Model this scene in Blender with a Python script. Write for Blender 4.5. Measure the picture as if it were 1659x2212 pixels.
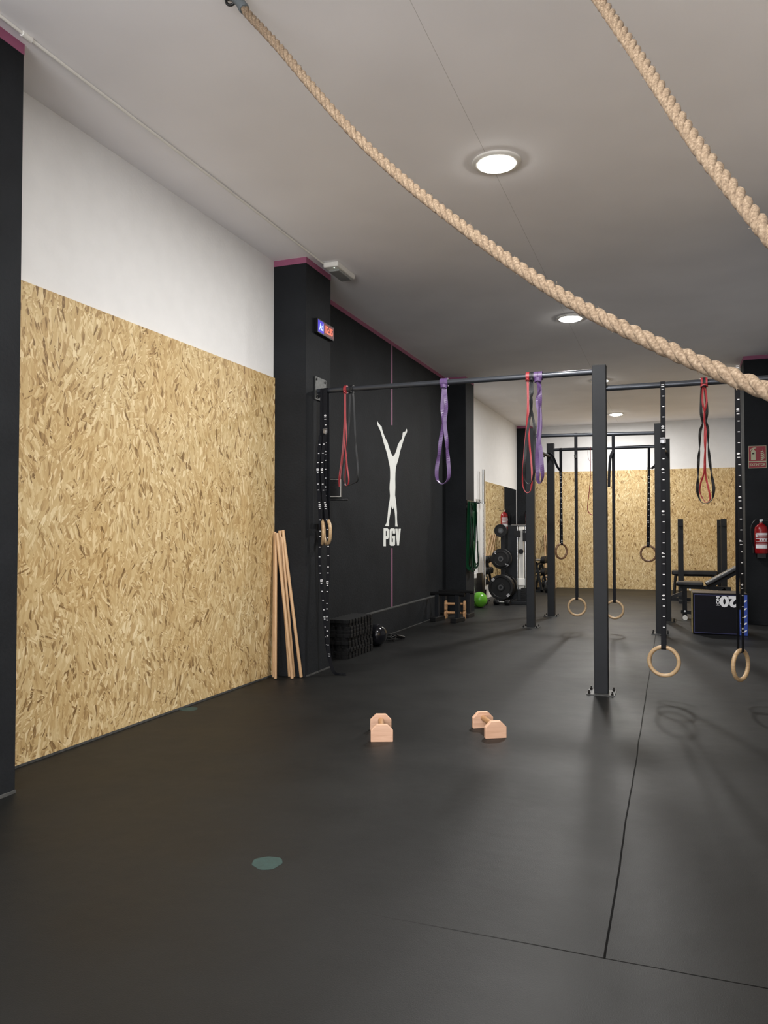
import bpy, bmesh, math, random
from mathutils import Vector, Matrix
from mathutils.geometry import tessellate_polygon

random.seed(7)
for o in list(bpy.data.objects):
    bpy.data.objects.remove(o)
SC = bpy.context.scene
COL = SC.collection
PI = math.pi
R = math.radians
V = Vector

# ------------------------------------------------------------------ camera
cam_data = bpy.data.cameras.new('camera')
cam = bpy.data.objects.new('camera', cam_data)
COL.objects.link(cam)
cam_data.sensor_fit = 'VERTICAL'
cam_data.sensor_height = 24.0
cam_data.lens = 1665.0 / 2212.0 * 24.0
cam_data.clip_start = 0.05
cam.location = (0, 0, 1.2)
cam.rotation_euler = (R(90) + math.atan(43 / 1665), 0, math.atan(621.5 / 1665))
SC.camera = cam

# ------------------------------------------------------------------ light and exposure
SC.view_settings.view_transform = 'Standard'
SC.view_settings.look = 'None'
SC.view_settings.gamma = 1.0
SC.view_settings.use_curve_mapping = False
SC.view_settings.exposure = 0.45
world = bpy.data.worlds.new('world')
SC.world = world
world.use_nodes = True
world.node_tree.nodes['Background'].inputs[0].default_value = (0.9, 0.93, 1.0, 1)
world.node_tree.nodes['Background'].inputs[1].default_value = 0.02
LAMP_Y = (-2.7, 1.0, 4.68, 8.4, 12.05, 15.6)      # ceiling downlights down the middle of the room
LAMP_X = -1.0
LAMP_WATT = {-2.7: 62, 1.0: 66, 4.68: 62, 8.4: 58, 12.05: 68, 15.6: 58}
LAMP_COL = (1.0, 0.982, 0.955)
LAMP_EMIT = 42.0


# fill light added behind the viewer to brighten the ceiling; shop window assumed
fill = bpy.data.lights.new('front_fill', 'AREA')
fill.shape = 'RECTANGLE'
fill.size, fill.size_y = 3.2, 2.3
fill.energy = 195
fill.color = (0.97, 0.97, 1.0)
fill_obj = bpy.data.objects.new('front_fill', fill)
COL.objects.link(fill_obj)
fill_obj.location = (-0.95, -3.98, 1.55)
fill_obj.rotation_euler = (R(90), 0, 0)


# ------------------------------------------------------------------ materials
def new_mat(name):
    m = bpy.data.materials.new(name)
    m.use_nodes = True
    return m, m.node_tree, m.node_tree.nodes, m.node_tree.links, m.node_tree.nodes['Principled BSDF']


def srgb(r, g, b):
    f = lambda c: (c / 255 / 12.92) if c / 255 <= 0.04045 else ((c / 255 + 0.055) / 1.055) ** 2.4
    return (f(r), f(g), f(b), 1)


def ramp(N, L, fac, stops):
    n = N.new('ShaderNodeValToRGB')
    cr = n.color_ramp
    while len(cr.elements) < len(stops):
        cr.elements.new(0.5)
    for e, (p, c) in zip(cr.elements, stops):
        e.position = p
        e.color = c
    L.new(fac, n.inputs[0])
    return n


def M(name, col, rough=0.6, metal=0.0, var=0.12, scale=8.0, bump=0.0, bscale=120.0, spec=0.5, coat=0.0):
    m, T, N, L, P = new_mat(name)
    tc = N.new('ShaderNodeTexCoord')
    nz = N.new('ShaderNodeTexNoise')
    nz.inputs['Scale'].default_value = scale
    nz.inputs['Detail'].default_value = 5
    L.new(tc.outputs['Object'], nz.inputs['Vector'])
    c = col
    lo = tuple(max(0, x * (1 - var)) for x in c[:3]) + (1,)
    hi = tuple(min(1, x * (1 + var)) for x in c[:3]) + (1,)
    rp = ramp(N, L, nz.outputs['Fac'], [(0.3, lo), (0.7, hi)])
    L.new(rp.outputs[0], P.inputs['Base Color'])
    P.inputs['Roughness'].default_value = rough
    P.inputs['Metallic'].default_value = metal
    P.inputs['Specular IOR Level'].default_value = spec
    P.inputs['Coat Weight'].default_value = coat
    if bump:
        n2 = N.new('ShaderNodeTexNoise')
        n2.inputs['Scale'].default_value = bscale
        n2.inputs['Detail'].default_value = 4
        L.new(tc.outputs['Object'], n2.inputs['Vector'])
        b = N.new('ShaderNodeBump')
        b.inputs['Strength'].default_value = bump
        b.inputs['Distance'].default_value = 0.004
        L.new(n2.outputs['Fac'], b.inputs['Height'])
        L.new(b.outputs[0], P.inputs['Normal'])
    return m


def M_emit(name, col, s):
    m, T, N, L, P = new_mat(name)
    P.inputs['Base Color'].default_value = (0.02, 0.02, 0.02, 1)
    P.inputs['Emission Color'].default_value = col
    P.inputs['Emission Strength'].default_value = s
    return m


def math_node(N, L, op, a, b=None, c=None):
    n = N.new('ShaderNodeMath')
    n.operation = op
    for i, v in enumerate((a, b, c)):
        if v is None:
            continue
        if isinstance(v, (int, float)):
            n.inputs[i].default_value = v
        else:
            L.new(v, n.inputs[i])
    return n.outputs[0]


def M_board(name, axis):
    """oriented strand board: overlapping long flakes, most of them upright"""
    m, T, N, L, P = new_mat(name)
    tc = N.new('ShaderNodeTexCoord')
    sx = N.new('ShaderNodeSeparateXYZ')
    L.new(tc.outputs['Object'], sx.inputs[0])
    cb = N.new('ShaderNodeCombineXYZ')
    L.new(sx.outputs[axis], cb.inputs[0])
    L.new(sx.outputs[2], cb.inputs[1])
    col = None
    prev = None
    layers = [  # cell scale, stretch x, stretch y, angle spread, flake scale, offset
        (3.5, 58, 8.0, 0.9, 0.0),
        (4.5, 80, 13.0, 1.9, 3.7),
        (6.5, 125, 21.0, 2.8, 9.1),
        (7.0, 62, 15.0, 1.3, 15.3),
    ]
    vals = []
    for (cs, fx, fy, spread, off) in layers:
        wz = N.new('ShaderNodeTexNoise')
        wz.inputs['Scale'].default_value = 9
        L.new(cb.outputs[0], wz.inputs['Vector'])
        ad = N.new('ShaderNodeVectorMath')
        ad.operation = 'MULTIPLY_ADD'
        L.new(wz.outputs['Color'], ad.inputs[0])
        ad.inputs[1].default_value = (0.035, 0.035, 0)
        L.new(cb.outputs[0], ad.inputs[2])
        of = N.new('ShaderNodeVectorMath')
        of.operation = 'ADD'
        L.new(ad.outputs[0], of.inputs[0])
        of.inputs[1].default_value = (off, off * 1.7, 0)
        v0 = N.new('ShaderNodeTexVoronoi')
        v0.voronoi_dimensions = '2D'
        v0.inputs['Scale'].default_value = cs
        L.new(of.outputs[0], v0.inputs['Vector'])
        sc = N.new('ShaderNodeSeparateColor')
        L.new(v0.outputs['Color'], sc.inputs[0])
        a = math_node(N, L, 'SUBTRACT', sc.outputs[0], 0.5)
        a = math_node(N, L, 'MULTIPLY', a, spread)
        vr = N.new('ShaderNodeVectorRotate')
        vr.rotation_type = 'Z_AXIS'
        L.new(of.outputs[0], vr.inputs['Vector'])
        L.new(a, vr.inputs['Angle'])
        mp = N.new('ShaderNodeMapping')
        mp.inputs['Scale'].default_value = (fx, fy, 1)
        L.new(vr.outputs[0], mp.inputs['Vector'])
        v1 = N.new('ShaderNodeTexVoronoi')
        v1.voronoi_dimensions = '2D'
        v1.inputs['Scale'].default_value = 1.0
        L.new(mp.outputs[0], v1.inputs['Vector'])
        s1 = N.new('ShaderNodeSeparateColor')
        L.new(v1.outputs['Color'], s1.inputs[0])
        vals.append((s1.outputs[0], s1.outputs[1], v1.outputs['Distance'], mp.outputs[0]))
    # stack the layers: each lies on the last where its own random number is high
    cur = vals[0][0]
    for (r, g, d, mpv), th in zip(vals[1:], (0.45, 0.6, 0.55)):
        msk = math_node(N, L, 'GREATER_THAN', g, th)
        mx = N.new('ShaderNodeMix')
        L.new(msk, mx.inputs[0])
        L.new(cur, mx.inputs[2])
        L.new(r, mx.inputs[3])
        cur = mx.outputs[0]
    # fibres in the flakes
    fb = N.new('ShaderNodeTexNoise')
    fb.inputs['Scale'].default_value = 2.5
    fb.inputs['Detail'].default_value = 4
    L.new(vals[0][3], fb.inputs['Vector'])
    fib = math_node(N, L, 'MULTIPLY_ADD', fb.outputs['Fac'], 0.42, -0.21)
    tot = math_node(N, L, 'ADD', cur, fib)
    rp = ramp(N, L, tot, [(0.0, srgb(122, 96, 62)), (0.06, srgb(160, 132, 90)), (0.18, srgb(188, 160, 113)),
                          (0.5, srgb(201, 176, 129)), (0.8, srgb(211, 189, 144)), (1.0, srgb(232, 214, 174))])
    big = N.new('ShaderNodeTexNoise')
    big.inputs['Scale'].default_value = 1.3
    L.new(cb.outputs[0], big.inputs['Vector'])
    tint = ramp(N, L, big.outputs['Fac'], [(0.35, (0.93, 0.88, 0.80, 1)), (0.65, (1, 1, 1, 1))])
    mu = N.new('ShaderNodeMix')
    mu.data_type = 'RGBA'
    mu.blend_type = 'MULTIPLY'
    mu.inputs[0].default_value = 1.0
    L.new(rp.outputs[0], mu.inputs[6])
    L.new(tint.outputs[0], mu.inputs[7])
    L.new(mu.outputs[2], P.inputs['Base Color'])
    P.inputs['Roughness'].default_value = 0.55
    P.inputs['Specular IOR Level'].default_value = 0.3
    b = N.new('ShaderNodeBump')
    b.inputs['Strength'].default_value = 0.35
    b.inputs['Distance'].default_value = 0.002
    L.new(tot, b.inputs['Height'])
    L.new(b.outputs[0], P.inputs['Normal'])
    return m


def M_floor():
    """black rubber rolls: fine grain, scuffs, two butt joints"""
    m, T, N, L, P = new_mat('black_rubber_floor')
    tc = N.new('ShaderNodeTexCoord')
    big = N.new('ShaderNodeTexNoise')
    big.inputs['Scale'].default_value = 1.1
    big.inputs['Detail'].default_value = 6
    big.inputs['Roughness'].default_value = 0.6
    L.new(tc.outputs['Object'], big.inputs['Vector'])
    rp = ramp(N, L, big.outputs['Fac'], [(0.3, (0.0034, 0.0037, 0.0037, 1)), (0.75, (0.0075, 0.0078, 0.0074, 1))])
    sx = N.new('ShaderNodeSeparateXYZ')
    L.new(tc.outputs['Object'], sx.inputs[0])
    wob = N.new('ShaderNodeTexNoise')
    wob.inputs['Scale'].default_value = 2.0
    L.new(tc.outputs['Object'], wob.inputs['Vector'])
    w = math_node(N, L, 'MULTIPLY_ADD', wob.outputs['Fac'], 0.012, -0.006)
    dx = math_node(N, L, 'ABSOLUTE', math_node(N, L, 'ADD', math_node(N, L, 'ADD', sx.outputs[0], 0.188), w))
    lx = math_node(N, L, 'LESS_THAN', dx, 0.0034)
    beyond = math_node(N, L, 'GREATER_THAN', sx.outputs[1], 2.278)
    lx = math_node(N, L, 'MULTIPLY', lx, beyond)
    dy = math_node(N, L, 'ABSOLUTE', math_node(N, L, 'ADD', math_node(N, L, 'ADD', sx.outputs[1], -2.28), w))
    ly = math_node(N, L, 'LESS_THAN', dy, 0.0028)
    fade = N.new('ShaderNodeMapRange')
    L.new(sx.outputs[0], fade.inputs[0])
    fade.inputs[1].default_value = -0.95
    fade.inputs[2].default_value = -0.35
    fade.inputs[3].default_value = 0.04
    fade.inputs[4].default_value = 0.9
    ly = math_node(N, L, 'MULTIPLY', ly, fade.outputs[0])
    line = math_node(N, L, 'MAXIMUM', lx, ly)
    mx = N.new('ShaderNodeMix')
    mx.data_type = 'RGBA'
    L.new(line, mx.inputs[0])
    L.new(rp.outputs[0], mx.inputs[6])
    mx.inputs[7].default_value = (0.0015, 0.0015, 0.0015, 1)
    L.new(mx.outputs[2], P.inputs['Base Color'])
    rr = ramp(N, L, big.outputs['Fac'], [(0.3, (0.47, 0.47, 0.47, 1)), (0.7, (0.58, 0.58, 0.58, 1))])
    L.new(rr.outputs[0], P.inputs['Roughness'])
    L.new(math_node(N, L, 'MULTIPLY_ADD', line, -0.28, 0.30), P.inputs['Specular IOR Level'])
    fine = N.new('ShaderNodeTexNoise')
    fine.inputs['Scale'].default_value = 260
    L.new(tc.outputs['Object'], fine.inputs['Vector'])
    mid = N.new('ShaderNodeTexNoise')
    mid.inputs['Scale'].default_value = 5
    L.new(tc.outputs['Object'], mid.inputs['Vector'])
    h = math_node(N, L, 'MULTIPLY_ADD', mid.outputs['Fac'], 5.0, fine.outputs['Fac'])
    h = math_node(N, L, 'SUBTRACT', h, math_node(N, L, 'MULTIPLY', line, 3.0))
    b = N.new('ShaderNodeBump')
    b.inputs['Strength'].default_value = 0.5
    b.inputs['Distance'].default_value = 0.0012
    L.new(h, b.inputs['Height'])
    L.new(b.outputs[0], P.inputs['Normal'])
    return m


def M_ceiling():
    m, T, N, L, P = new_mat('ceiling_plaster')
    tc = N.new('ShaderNodeTexCoord')
    sx = N.new('ShaderNodeSeparateXYZ')
    L.new(tc.outputs['Object'], sx.inputs[0])
    nz = N.new('ShaderNodeTexNoise')
    nz.inputs['Scale'].default_value = 1.4
    L.new(tc.outputs['Object'], nz.inputs['Vector'])
    rp = ramp(N, L, nz.outputs['Fac'], [(0.3, srgb(238, 236, 238)), (0.7, srgb(246, 244, 246))])
    d = math_node(N, L, 'ABSOLUTE', math_node(N, L, 'ADD', sx.outputs[0], 1.04))
    ln = math_node(N, L, 'LESS_THAN', d, 0.0015)
    mx = N.new('ShaderNodeMix')
    mx.data_type = 'RGBA'
    L.new(math_node(N, L, 'MULTIPLY', ln, 0.5), mx.inputs[0])
    L.new(rp.outputs[0], mx.inputs[6])
    mx.inputs[7].default_value = srgb(150, 145, 140)
    L.new(mx.outputs[2], P.inputs['Base Color'])
    P.inputs['Roughness'].default_value = 0.85
    n2 = N.new('ShaderNodeTexNoise')
    n2.inputs['Scale'].default_value = 60
    L.new(tc.outputs['Object'], n2.inputs['Vector'])
    b = N.new('ShaderNodeBump')
    b.inputs['Strength'].default_value = 0.12
    b.inputs['Distance'].default_value = 0.003
    L.new(n2.outputs['Fac'], b.inputs['Height'])
    L.new(b.outputs[0], P.inputs['Normal'])
    return m


def M_wood(name, c0, c1, rough=0.45, axis=2, scale=60):
    m, T, N, L, P = new_mat(name)
    tc = N.new('ShaderNodeTexCoord')
    mp = N.new('ShaderNodeMapping')
    s = [scale, scale, scale]
    s[axis] = scale / 12
    mp.inputs['Scale'].default_value = s
    L.new(tc.outputs['Object'], mp.inputs['Vector'])
    nz = N.new('ShaderNodeTexNoise')
    nz.inputs['Scale'].default_value = 1
    nz.inputs['Detail'].default_value = 6
    nz.inputs['Distortion'].default_value = 1.2
    L.new(mp.outputs[0], nz.inputs['Vector'])
    rp = ramp(N, L, nz.outputs['Fac'], [(0.3, c0), (0.7, c1)])
    L.new(rp.outputs[0], P.inputs['Base Color'])
    P.inputs['Roughness'].default_value = rough
    return m


def M_rope():
    m, T, N, L, P = new_mat('manila_rope')
    tc = N.new('ShaderNodeTexCoord')
    nz = N.new('ShaderNodeTexNoise')
    nz.inputs['Scale'].default_value = 170
    nz.inputs['Detail'].default_value = 6
    L.new(tc.outputs['Object'], nz.inputs['Vector'])
    rp = ramp(N, L, nz.outputs['Fac'], [(0.25, srgb(88, 71, 55)), (0.5, srgb(124, 105, 84)), (0.75, srgb(156, 138, 116))])
    L.new(rp.outputs[0], P.inputs['Base Color'])
    P.inputs['Roughness'].default_value = 0.9
    b = N.new('ShaderNodeBump')
    b.inputs['Strength'].default_value = 0.6
    b.inputs['Distance'].default_value = 0.001
    L.new(nz.outputs['Fac'], b.inputs['Height'])
    L.new(b.outputs[0], P.inputs['Normal'])
    return m


mBoardY = M_board('strand_board_side', 1)
mBoardX = M_board('strand_board_back', 0)
mFloor = M_floor()
mCeil = M_ceiling()
mWhite = M('white_wall_paint', srgb(226, 226, 226), 0.8, bump=0.35, bscale=45, var=0.02)
mGreyWall = M('grey_wall_paint', srgb(160, 160, 160), 0.8, bump=0.35, bscale=45, var=0.02)
mBlackWall = M('black_wall_paint', (0.0125, 0.0140, 0.0162, 1), 0.75, spec=0.16, bump=0.6, bscale=55, var=0.2, scale=3)
mPink = M('pink_paint', srgb(150, 82, 112), 0.6, var=0.06)
mPinkLine = M('pink_line_paint', srgb(176, 118, 150), 0.6, var=0.05)
mDust = M('dusty_grey_edge', (0.05, 0.05, 0.048, 1), 0.9, var=0.5, scale=30)
mWhitePaint = M('white_sign_paint', srgb(238, 240, 236), 0.6, var=0.02)
mSteel = M('black_powder_coated_steel', (0.0105, 0.012, 0.0145, 1), 0.5, var=0.1, bump=0.15, bscale=400, spec=0.25)
mBar = M('dark_bar_steel', (0.05, 0.055, 0.065, 1), 0.3, metal=0.5, var=0.1)
mBolt = M('dark_bolt', (0.03, 0.03, 0.03, 1), 0.4, metal=0.6)
mPlateSteel = M('scuffed_base_plate', (0.06, 0.062, 0.06, 1), 0.5, metal=0.3, var=0.4, scale=40)
mChrome = M('chrome', (0.62, 0.63, 0.64, 1), 0.2, metal=1.0, var=0.03)
mBuckle = M('brushed_buckle', (0.30, 0.30, 0.31, 1), 0.4, metal=1.0, var=0.1)
mBlackRub = M('black_rubber', (0.006, 0.006, 0.0065, 1), 0.5, var=0.2, spec=0.3)
mBlackPl = M('black_plastic', (0.005, 0.005, 0.0055, 1), 0.4, var=0.1, spec=0.3)
mGlossBlack = M('gloss_black', (0.006, 0.006, 0.008, 1), 0.12, var=0.1)
mMat = M('black_foam', (0.005, 0.005, 0.0055, 1), 0.6, var=0.3, bump=0.3, bscale=300, spec=0.25)
mMatEdge = M('black_foam_edge', (0.013, 0.0135, 0.014, 1), 0.5, var=0.3, spec=0.4)
mStrap = M('black_webbing', (0.006, 0.0065, 0.009, 1), 0.7, spec=0.2, var=0.15, bump=0.3, bscale=900)
mWhitePrint = M('white_print', srgb(225, 225, 228), 0.6, var=0.02)
mRing = M_wood('birch_ring', srgb(160, 132, 98), srgb(188, 162, 126), 0.4, 0, 50)
mRingDark = M_wood('worn_ring', srgb(104, 74, 52), srgb(140, 104, 74), 0.4, 0, 50)
mDowel = M_wood('beech_dowel', srgb(180, 144, 106), srgb(204, 170, 132), 0.45, 2, 60)
mBeech = M_wood('beech_block', srgb(206, 162, 134), srgb(226, 186, 158), 0.5, 0, 40)
mBeechBar = M_wood('beech_grip', srgb(150, 110, 74), srgb(186, 144, 104), 0.5, 1, 40)
mOldWood = M_wood('pine_block', srgb(150, 108, 72), srgb(180, 140, 96), 0.5, 0, 40)
mRope = M_rope()
mSleeve = M('grey_tape_sleeve', (0.10, 0.115, 0.12, 1), 0.6, var=0.15, bump=0.4, bscale=120)
mRed = M('red_latex', srgb(142, 40, 46), 0.45, var=0.08)
mPurple = M('purple_latex', srgb(80, 58, 100), 0.42, var=0.08)
mBlackBand = M('black_latex', (0.011, 0.012, 0.0135, 1), 0.45, spec=0.3, var=0.1)
mGreen = M('dark_green_latex', srgb(16, 62, 38), 0.42, var=0.1)
mLime = M('lime_vinyl', srgb(98, 170, 48), 0.28, var=0.04)
mMirror = M('mirror_glass', (0.86, 0.87, 0.86, 1), 0.015, metal=1.0, var=0.0)
mFireRed = M('fire_red', srgb(140, 16, 22), 0.3, var=0.04)
mSignRed = M('sign_red', srgb(132, 18, 32), 0.4, var=0.03)
mCream = M('glow_cream', srgb(170, 170, 142), 0.5, var=0.03)
mBlue = M('blue_vinyl', srgb(24, 60, 150), 0.35, var=0.05)
mNavy = M('navy_piping', srgb(34, 38, 92), 0.4, var=0.05)
mBoxBlack = M('black_vinyl', (0.0025, 0.0025, 0.0055, 1), 0.55, var=0.2, bump=0.25, bscale=500, spec=0.15)
mPly = M_wood('plywood_edge', srgb(120, 108, 60), srgb(160, 142, 90), 0.6, 1, 30)
mBoxSheen = M('box_top_sheen', srgb(70, 62, 57), 0.4, var=0.06)  # sheen on the black vinyl top, put into a lighter brownish colour
mWhitePl = M('white_plastic', srgb(232, 230, 224), 0.45, var=0.03)
mGreyPl = M('grey_plastic', srgb(140, 142, 140), 0.5, var=0.05)
mPad = M('black_leatherette', (0.009, 0.009, 0.010, 1), 0.38, var=0.15, spec=0.4)
mGrey = M('grey_iron', (0.07, 0.07, 0.072, 1), 0.5, metal=0.3, var=0.2)
mTeal = M('teal_floor_mark', srgb(30, 54, 50), 0.7, var=0.25, scale=50)
mLampGlow = M_emit('lamp_glow', (1.0, 0.97, 0.9, 1), LAMP_EMIT)
mBlueLed = M_emit('blue_led', (0.5, 0.62, 1.0, 1), 1.2)
mRedLed = M_emit('red_led', (1.0, 0.16, 0.08, 1), 1.1)
mBlueGlow = M_emit('blue_led_panel', (0.05, 0.01, 1.0, 1), 0.45)
mRedGlow = M_emit('red_led_panel', (0.6, 0.01, 0.03, 1), 0.12)
mGreenLed = M_emit('pilot_led', (0.8, 1.0, 0.8, 1), 6.0)


# ------------------------------------------------------------------ mesh helpers
def BM():
    return bmesh.new()


def link_bm(name, bm, mat, parent=None, smooth=False, bevel=0.0, seg=2):
    bmesh.ops.recalc_face_normals(bm, faces=bm.faces[:])
    me = bpy.data.meshes.new(name)
    bm.to_mesh(me)
    bm.free()
    if smooth:
        for p in me.polygons:
            p.use_smooth = True
    mats = mat if isinstance(mat, (list, tuple)) else [mat]
    for q in mats:
        me.materials.append(q)
    o = bpy.data.objects.new(name, me)
    COL.objects.link(o)
    if parent:
        o.parent = parent
    if bevel:
        b = o.modifiers.new('bevel', 'BEVEL')
        b.width = bevel
        b.segments = seg
        b.limit_method = 'ANGLE'
        b.angle_limit = R(40)
    if smooth:
        e = o.modifiers.new('split', 'EDGE_SPLIT')
        e.split_angle = R(42)
    return o


def thing(name, label, cat, loc=(0, 0, 0), rotz=0.0, group=None):
    o = bpy.data.objects.new(name, None)
    o.empty_display_size = 0.1
    COL.objects.link(o)
    o.location = loc
    o.rotation_euler = (0, 0, rotz)
    o['label'] = label
    o['category'] = cat
    if group:
        o['group'] = group
    return o


def tag(o, label, cat, group=None):
    o['label'] = label
    o['category'] = cat
    if group:
        o['group'] = group
    return o


def struct(name, bm, mat, **k):
    o = link_bm(name, bm, mat, **k)
    if o.parent is None:
        o['kind'] = 'structure'
    return o


def dup(root, loc, rotz=None, label=None, group=None):
    r = root.copy()
    COL.objects.link(r)
    r.location = loc
    if rotz is not None:
        r.rotation_euler = (0, 0, rotz)
    if label:
        r['label'] = label
    if group:
        r['group'] = group
    for ch in list(root.children):
        c = ch.copy()
        COL.objects.link(c)
        c.parent = r
        for g in list(ch.children):
            d = g.copy()
            COL.objects.link(d)
            d.parent = c
    return r


def box(bm, x0, x1, y0, y1, z0, z1, mtx=None):
    v = [bm.verts.new((x, y, z)) for z in (z0, z1) for y in (y0, y1) for x in (x0, x1)]
    for f in ((0, 2, 3, 1), (4, 5, 7, 6), (0, 1, 5, 4), (2, 6, 7, 3), (0, 4, 6, 2), (1, 3, 7, 5)):
        bm.faces.new([v[i] for i in f])
    if mtx is not None:
        bmesh.ops.transform(bm, matrix=mtx, verts=v)
    return v


def bar(bm, p0, p1, w, h=None, up=(0, 0, 1)):
    """square bar from p0 to p1"""
    p0, p1 = V(p0), V(p1)
    h = h or w
    d = (p1 - p0)
    L = d.length
    d.normalize()
    u = V(up)
    if abs(d.dot(u)) > 0.99:
        u = V((1, 0, 0))
    s = d.cross(u).normalized()
    u = s.cross(d).normalized()
    mt = Matrix(((d.x, s.x, u.x, p0.x), (d.y, s.y, u.y, p0.y), (d.z, s.z, u.z, p0.z), (0, 0, 0, 1)))
    return box(bm, 0, L, -w / 2, w / 2, -h / 2, h / 2, mt)


def cyl(bm, p0, p1, r, r2=None, seg=20, caps=True):
    p0, p1 = V(p0), V(p1)
    r2 = r if r2 is None else r2
    d = (p1 - p0).normalized()
    a = V((0, 0, 1)) if abs(d.z) < 0.9 else V((1, 0, 0))
    s = d.cross(a).normalized()
    t = d.cross(s)
    A = [bm.verts.new(p0 + (s * math.cos(2 * PI * i / seg) + t * math.sin(2 * PI * i / seg)) * r) for i in range(seg)]
    B = [bm.verts.new(p1 + (s * math.cos(2 * PI * i / seg) + t * math.sin(2 * PI * i / seg)) * r2) for i in range(seg)]
    for i in range(seg):
        j = (i + 1) % seg
        bm.faces.new((A[i], A[j], B[j], B[i]))
    if caps:
        bm.faces.new(A[::-1])
        bm.faces.new(B)
    return A + B


def lathe(bm, prof, c=(0, 0, 0), axis='z', seg=28):
    """profile of (radius, height) turned about an axis"""
    c = V(c)
    rings = []
    for r, h in prof:
        row = []
        for i in range(seg):
            a = 2 * PI * i / seg
            x, y = r * math.cos(a), r * math.sin(a)
            p = {'z': V((x, y, h)), 'y': V((x, h, y)), 'x': V((h, x, y))}[axis]
            row.append(bm.verts.new(c + p))
        rings.append(row)
    for a, b in zip(rings[:-1], rings[1:]):
        for i in range(seg):
            j = (i + 1) % seg
            bm.faces.new((a[i], a[j], b[j], b[i]))
    if prof[0][0] > 1e-6:
        bm.faces.new(rings[0][::-1])
    if prof[-1][0] > 1e-6:
        bm.faces.new(rings[-1])


def frames(pts, closed=False):
    n = len(pts)
    tang = []
    for i in range(n):
        a = pts[(i - 1) % n] if (closed or i > 0) else pts[i]
        b = pts[(i + 1) % n] if (closed or i < n - 1) else pts[i]
        tang.append((b - a).normalized())
    return tang


def tube(bm, pts, r, seg=10, closed=False, caps=True):
    pts = [V(p) for p in pts]
    tg = frames(pts, closed)
    a = V((0, 0, 1)) if abs(tg[0].z) < 0.9 else V((1, 0, 0))
    s = tg[0].cross(a).normalized()
    rows = []
    rr = r if isinstance(r, (list, tuple)) else [r] * len(pts)
    for p, t, q in zip(pts, tg, rr):
        s = (s - t * s.dot(t)).normalized()
        u = t.cross(s)
        rows.append([bm.verts.new(p + (s * math.cos(2 * PI * i / seg) + u * math.sin(2 * PI * i / seg)) * q) for i in range(seg)])
    m = len(rows)
    for k in range(m if closed else m - 1):
        A, B = rows[k], rows[(k + 1) % m]
        for i in range(seg):
            j = (i + 1) % seg
            bm.faces.new((A[i], A[j], B[j], B[i]))
    if caps and not closed:
        bm.faces.new(rows[0][::-1])
        bm.faces.new(rows[-1])


def ribbon(bm, pts, w, th, ang=None, ref=(0, 1, 0), closed=False):
    """flat strap: width runs along ref turned by ang about the path"""
    pts = [V(p) for p in pts]
    n = len(pts)
    tg = frames(pts, closed)
    ang = ang or [0.0] * n
    rf = V(ref)
    rows = []
    for p, t, a in zip(pts, tg, ang):
        s = (rf - t * rf.dot(t)).normalized()
        u = t.cross(s)
        wd = s * math.cos(a) + u * math.sin(a)
        nd = t.cross(wd)
        rows.append([bm.verts.new(p + wd * (i * w / 2) + nd * (j * th / 2)) for i, j in ((-1, -1), (1, -1), (1, 1), (-1, 1))])
    for k in range(n if closed else n - 1):
        A, B = rows[k], rows[(k + 1) % n]
        for i in range(4):
            j = (i + 1) % 4
            bm.faces.new((A[i], A[j], B[j], B[i]))
    if not closed:
        bm.faces.new(rows[0][::-1])
        bm.faces.new(rows[-1])


def torus(bm, c, RR, r, nrm=(0, 1, 0), seg=48, sg=14):
    c = V(c)
    n = V(nrm).normalized()
    a = V((0, 0, 1)) if abs(n.z) < 0.9 else V((1, 0, 0))
    s = n.cross(a).normalized()
    t = n.cross(s)
    pts = [c + (s * math.cos(2 * PI * i / seg) + t * math.sin(2 * PI * i / seg)) * RR for i in range(seg)]
    tube(bm, pts, r, sg, closed=True)


def sphere(bm, c, r, seg=24, sq=(1, 1, 1)):
    rows = seg // 2
    prof = [(max(1e-7, r * math.sin(PI * i / rows)), -r * math.cos(PI * i / rows)) for i in range(rows + 1)]
    n0 = len(bm.verts)
    lathe(bm, prof, (0, 0, 0), 'z', seg)
    vs = list(bm.verts)[n0:]
    for v in vs:
        v.co = V((v.co.x * sq[0], v.co.y * sq[1], v.co.z * sq[2])) + V(c)
    bmesh.ops.remove_doubles(bm, verts=vs, dist=1e-5)


def prism(bm, poly, f, depth):
    """polygon (a, b) mapped by f to space, extruded by vector depth; concave is fine"""
    A = [bm.verts.new(f(a, b)) for a, b in poly]
    B = [bm.verts.new(f(a, b) + V(depth)) for a, b in poly]
    n = len(poly)
    for tri in tessellate_polygon([[V((a, b, 0)) for a, b in poly]]):
        bm.faces.new([A[k] for k in tri])
        bm.faces.new([B[k] for k in tri[::-1]])
    for i in range(n):
        j = (i + 1) % n
        bm.faces.new((A[i], B[i], B[j], A[j]))


def basis(o, ex, ey):
    ex, ey = V(ex), V(ey)
    ez = ex.cross(ey)
    return Matrix(((ex.x, ey.x, ez.x, o[0]), (ex.y, ey.y, ez.y, o[1]), (ex.z, ey.z, ez.z, o[2]), (0, 0, 0, 1)))


def text(bm, s, size, mtx, depth=0.0008, bold=0.0, sx=1.0):
    cu = bpy.data.curves.new('lettering', 'FONT')
    cu.body = s
    cu.size = size
    cu.align_x = 'CENTER'
    cu.align_y = 'CENTER'
    cu.extrude = depth
    cu.offset = bold
    cu.resolution_u = 3
    ob = bpy.data.objects.new('lettering', cu)
    COL.objects.link(ob)
    dg = bpy.context.evaluated_depsgraph_get()
    me = bpy.data.meshes.new_from_object(ob.evaluated_get(dg))
    bpy.data.objects.remove(ob)
    me.transform(mtx @ Matrix.Diagonal((sx, 1, 1, 1)))
    bm.from_mesh(me)
    bpy.data.meshes.remove(me)


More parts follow.
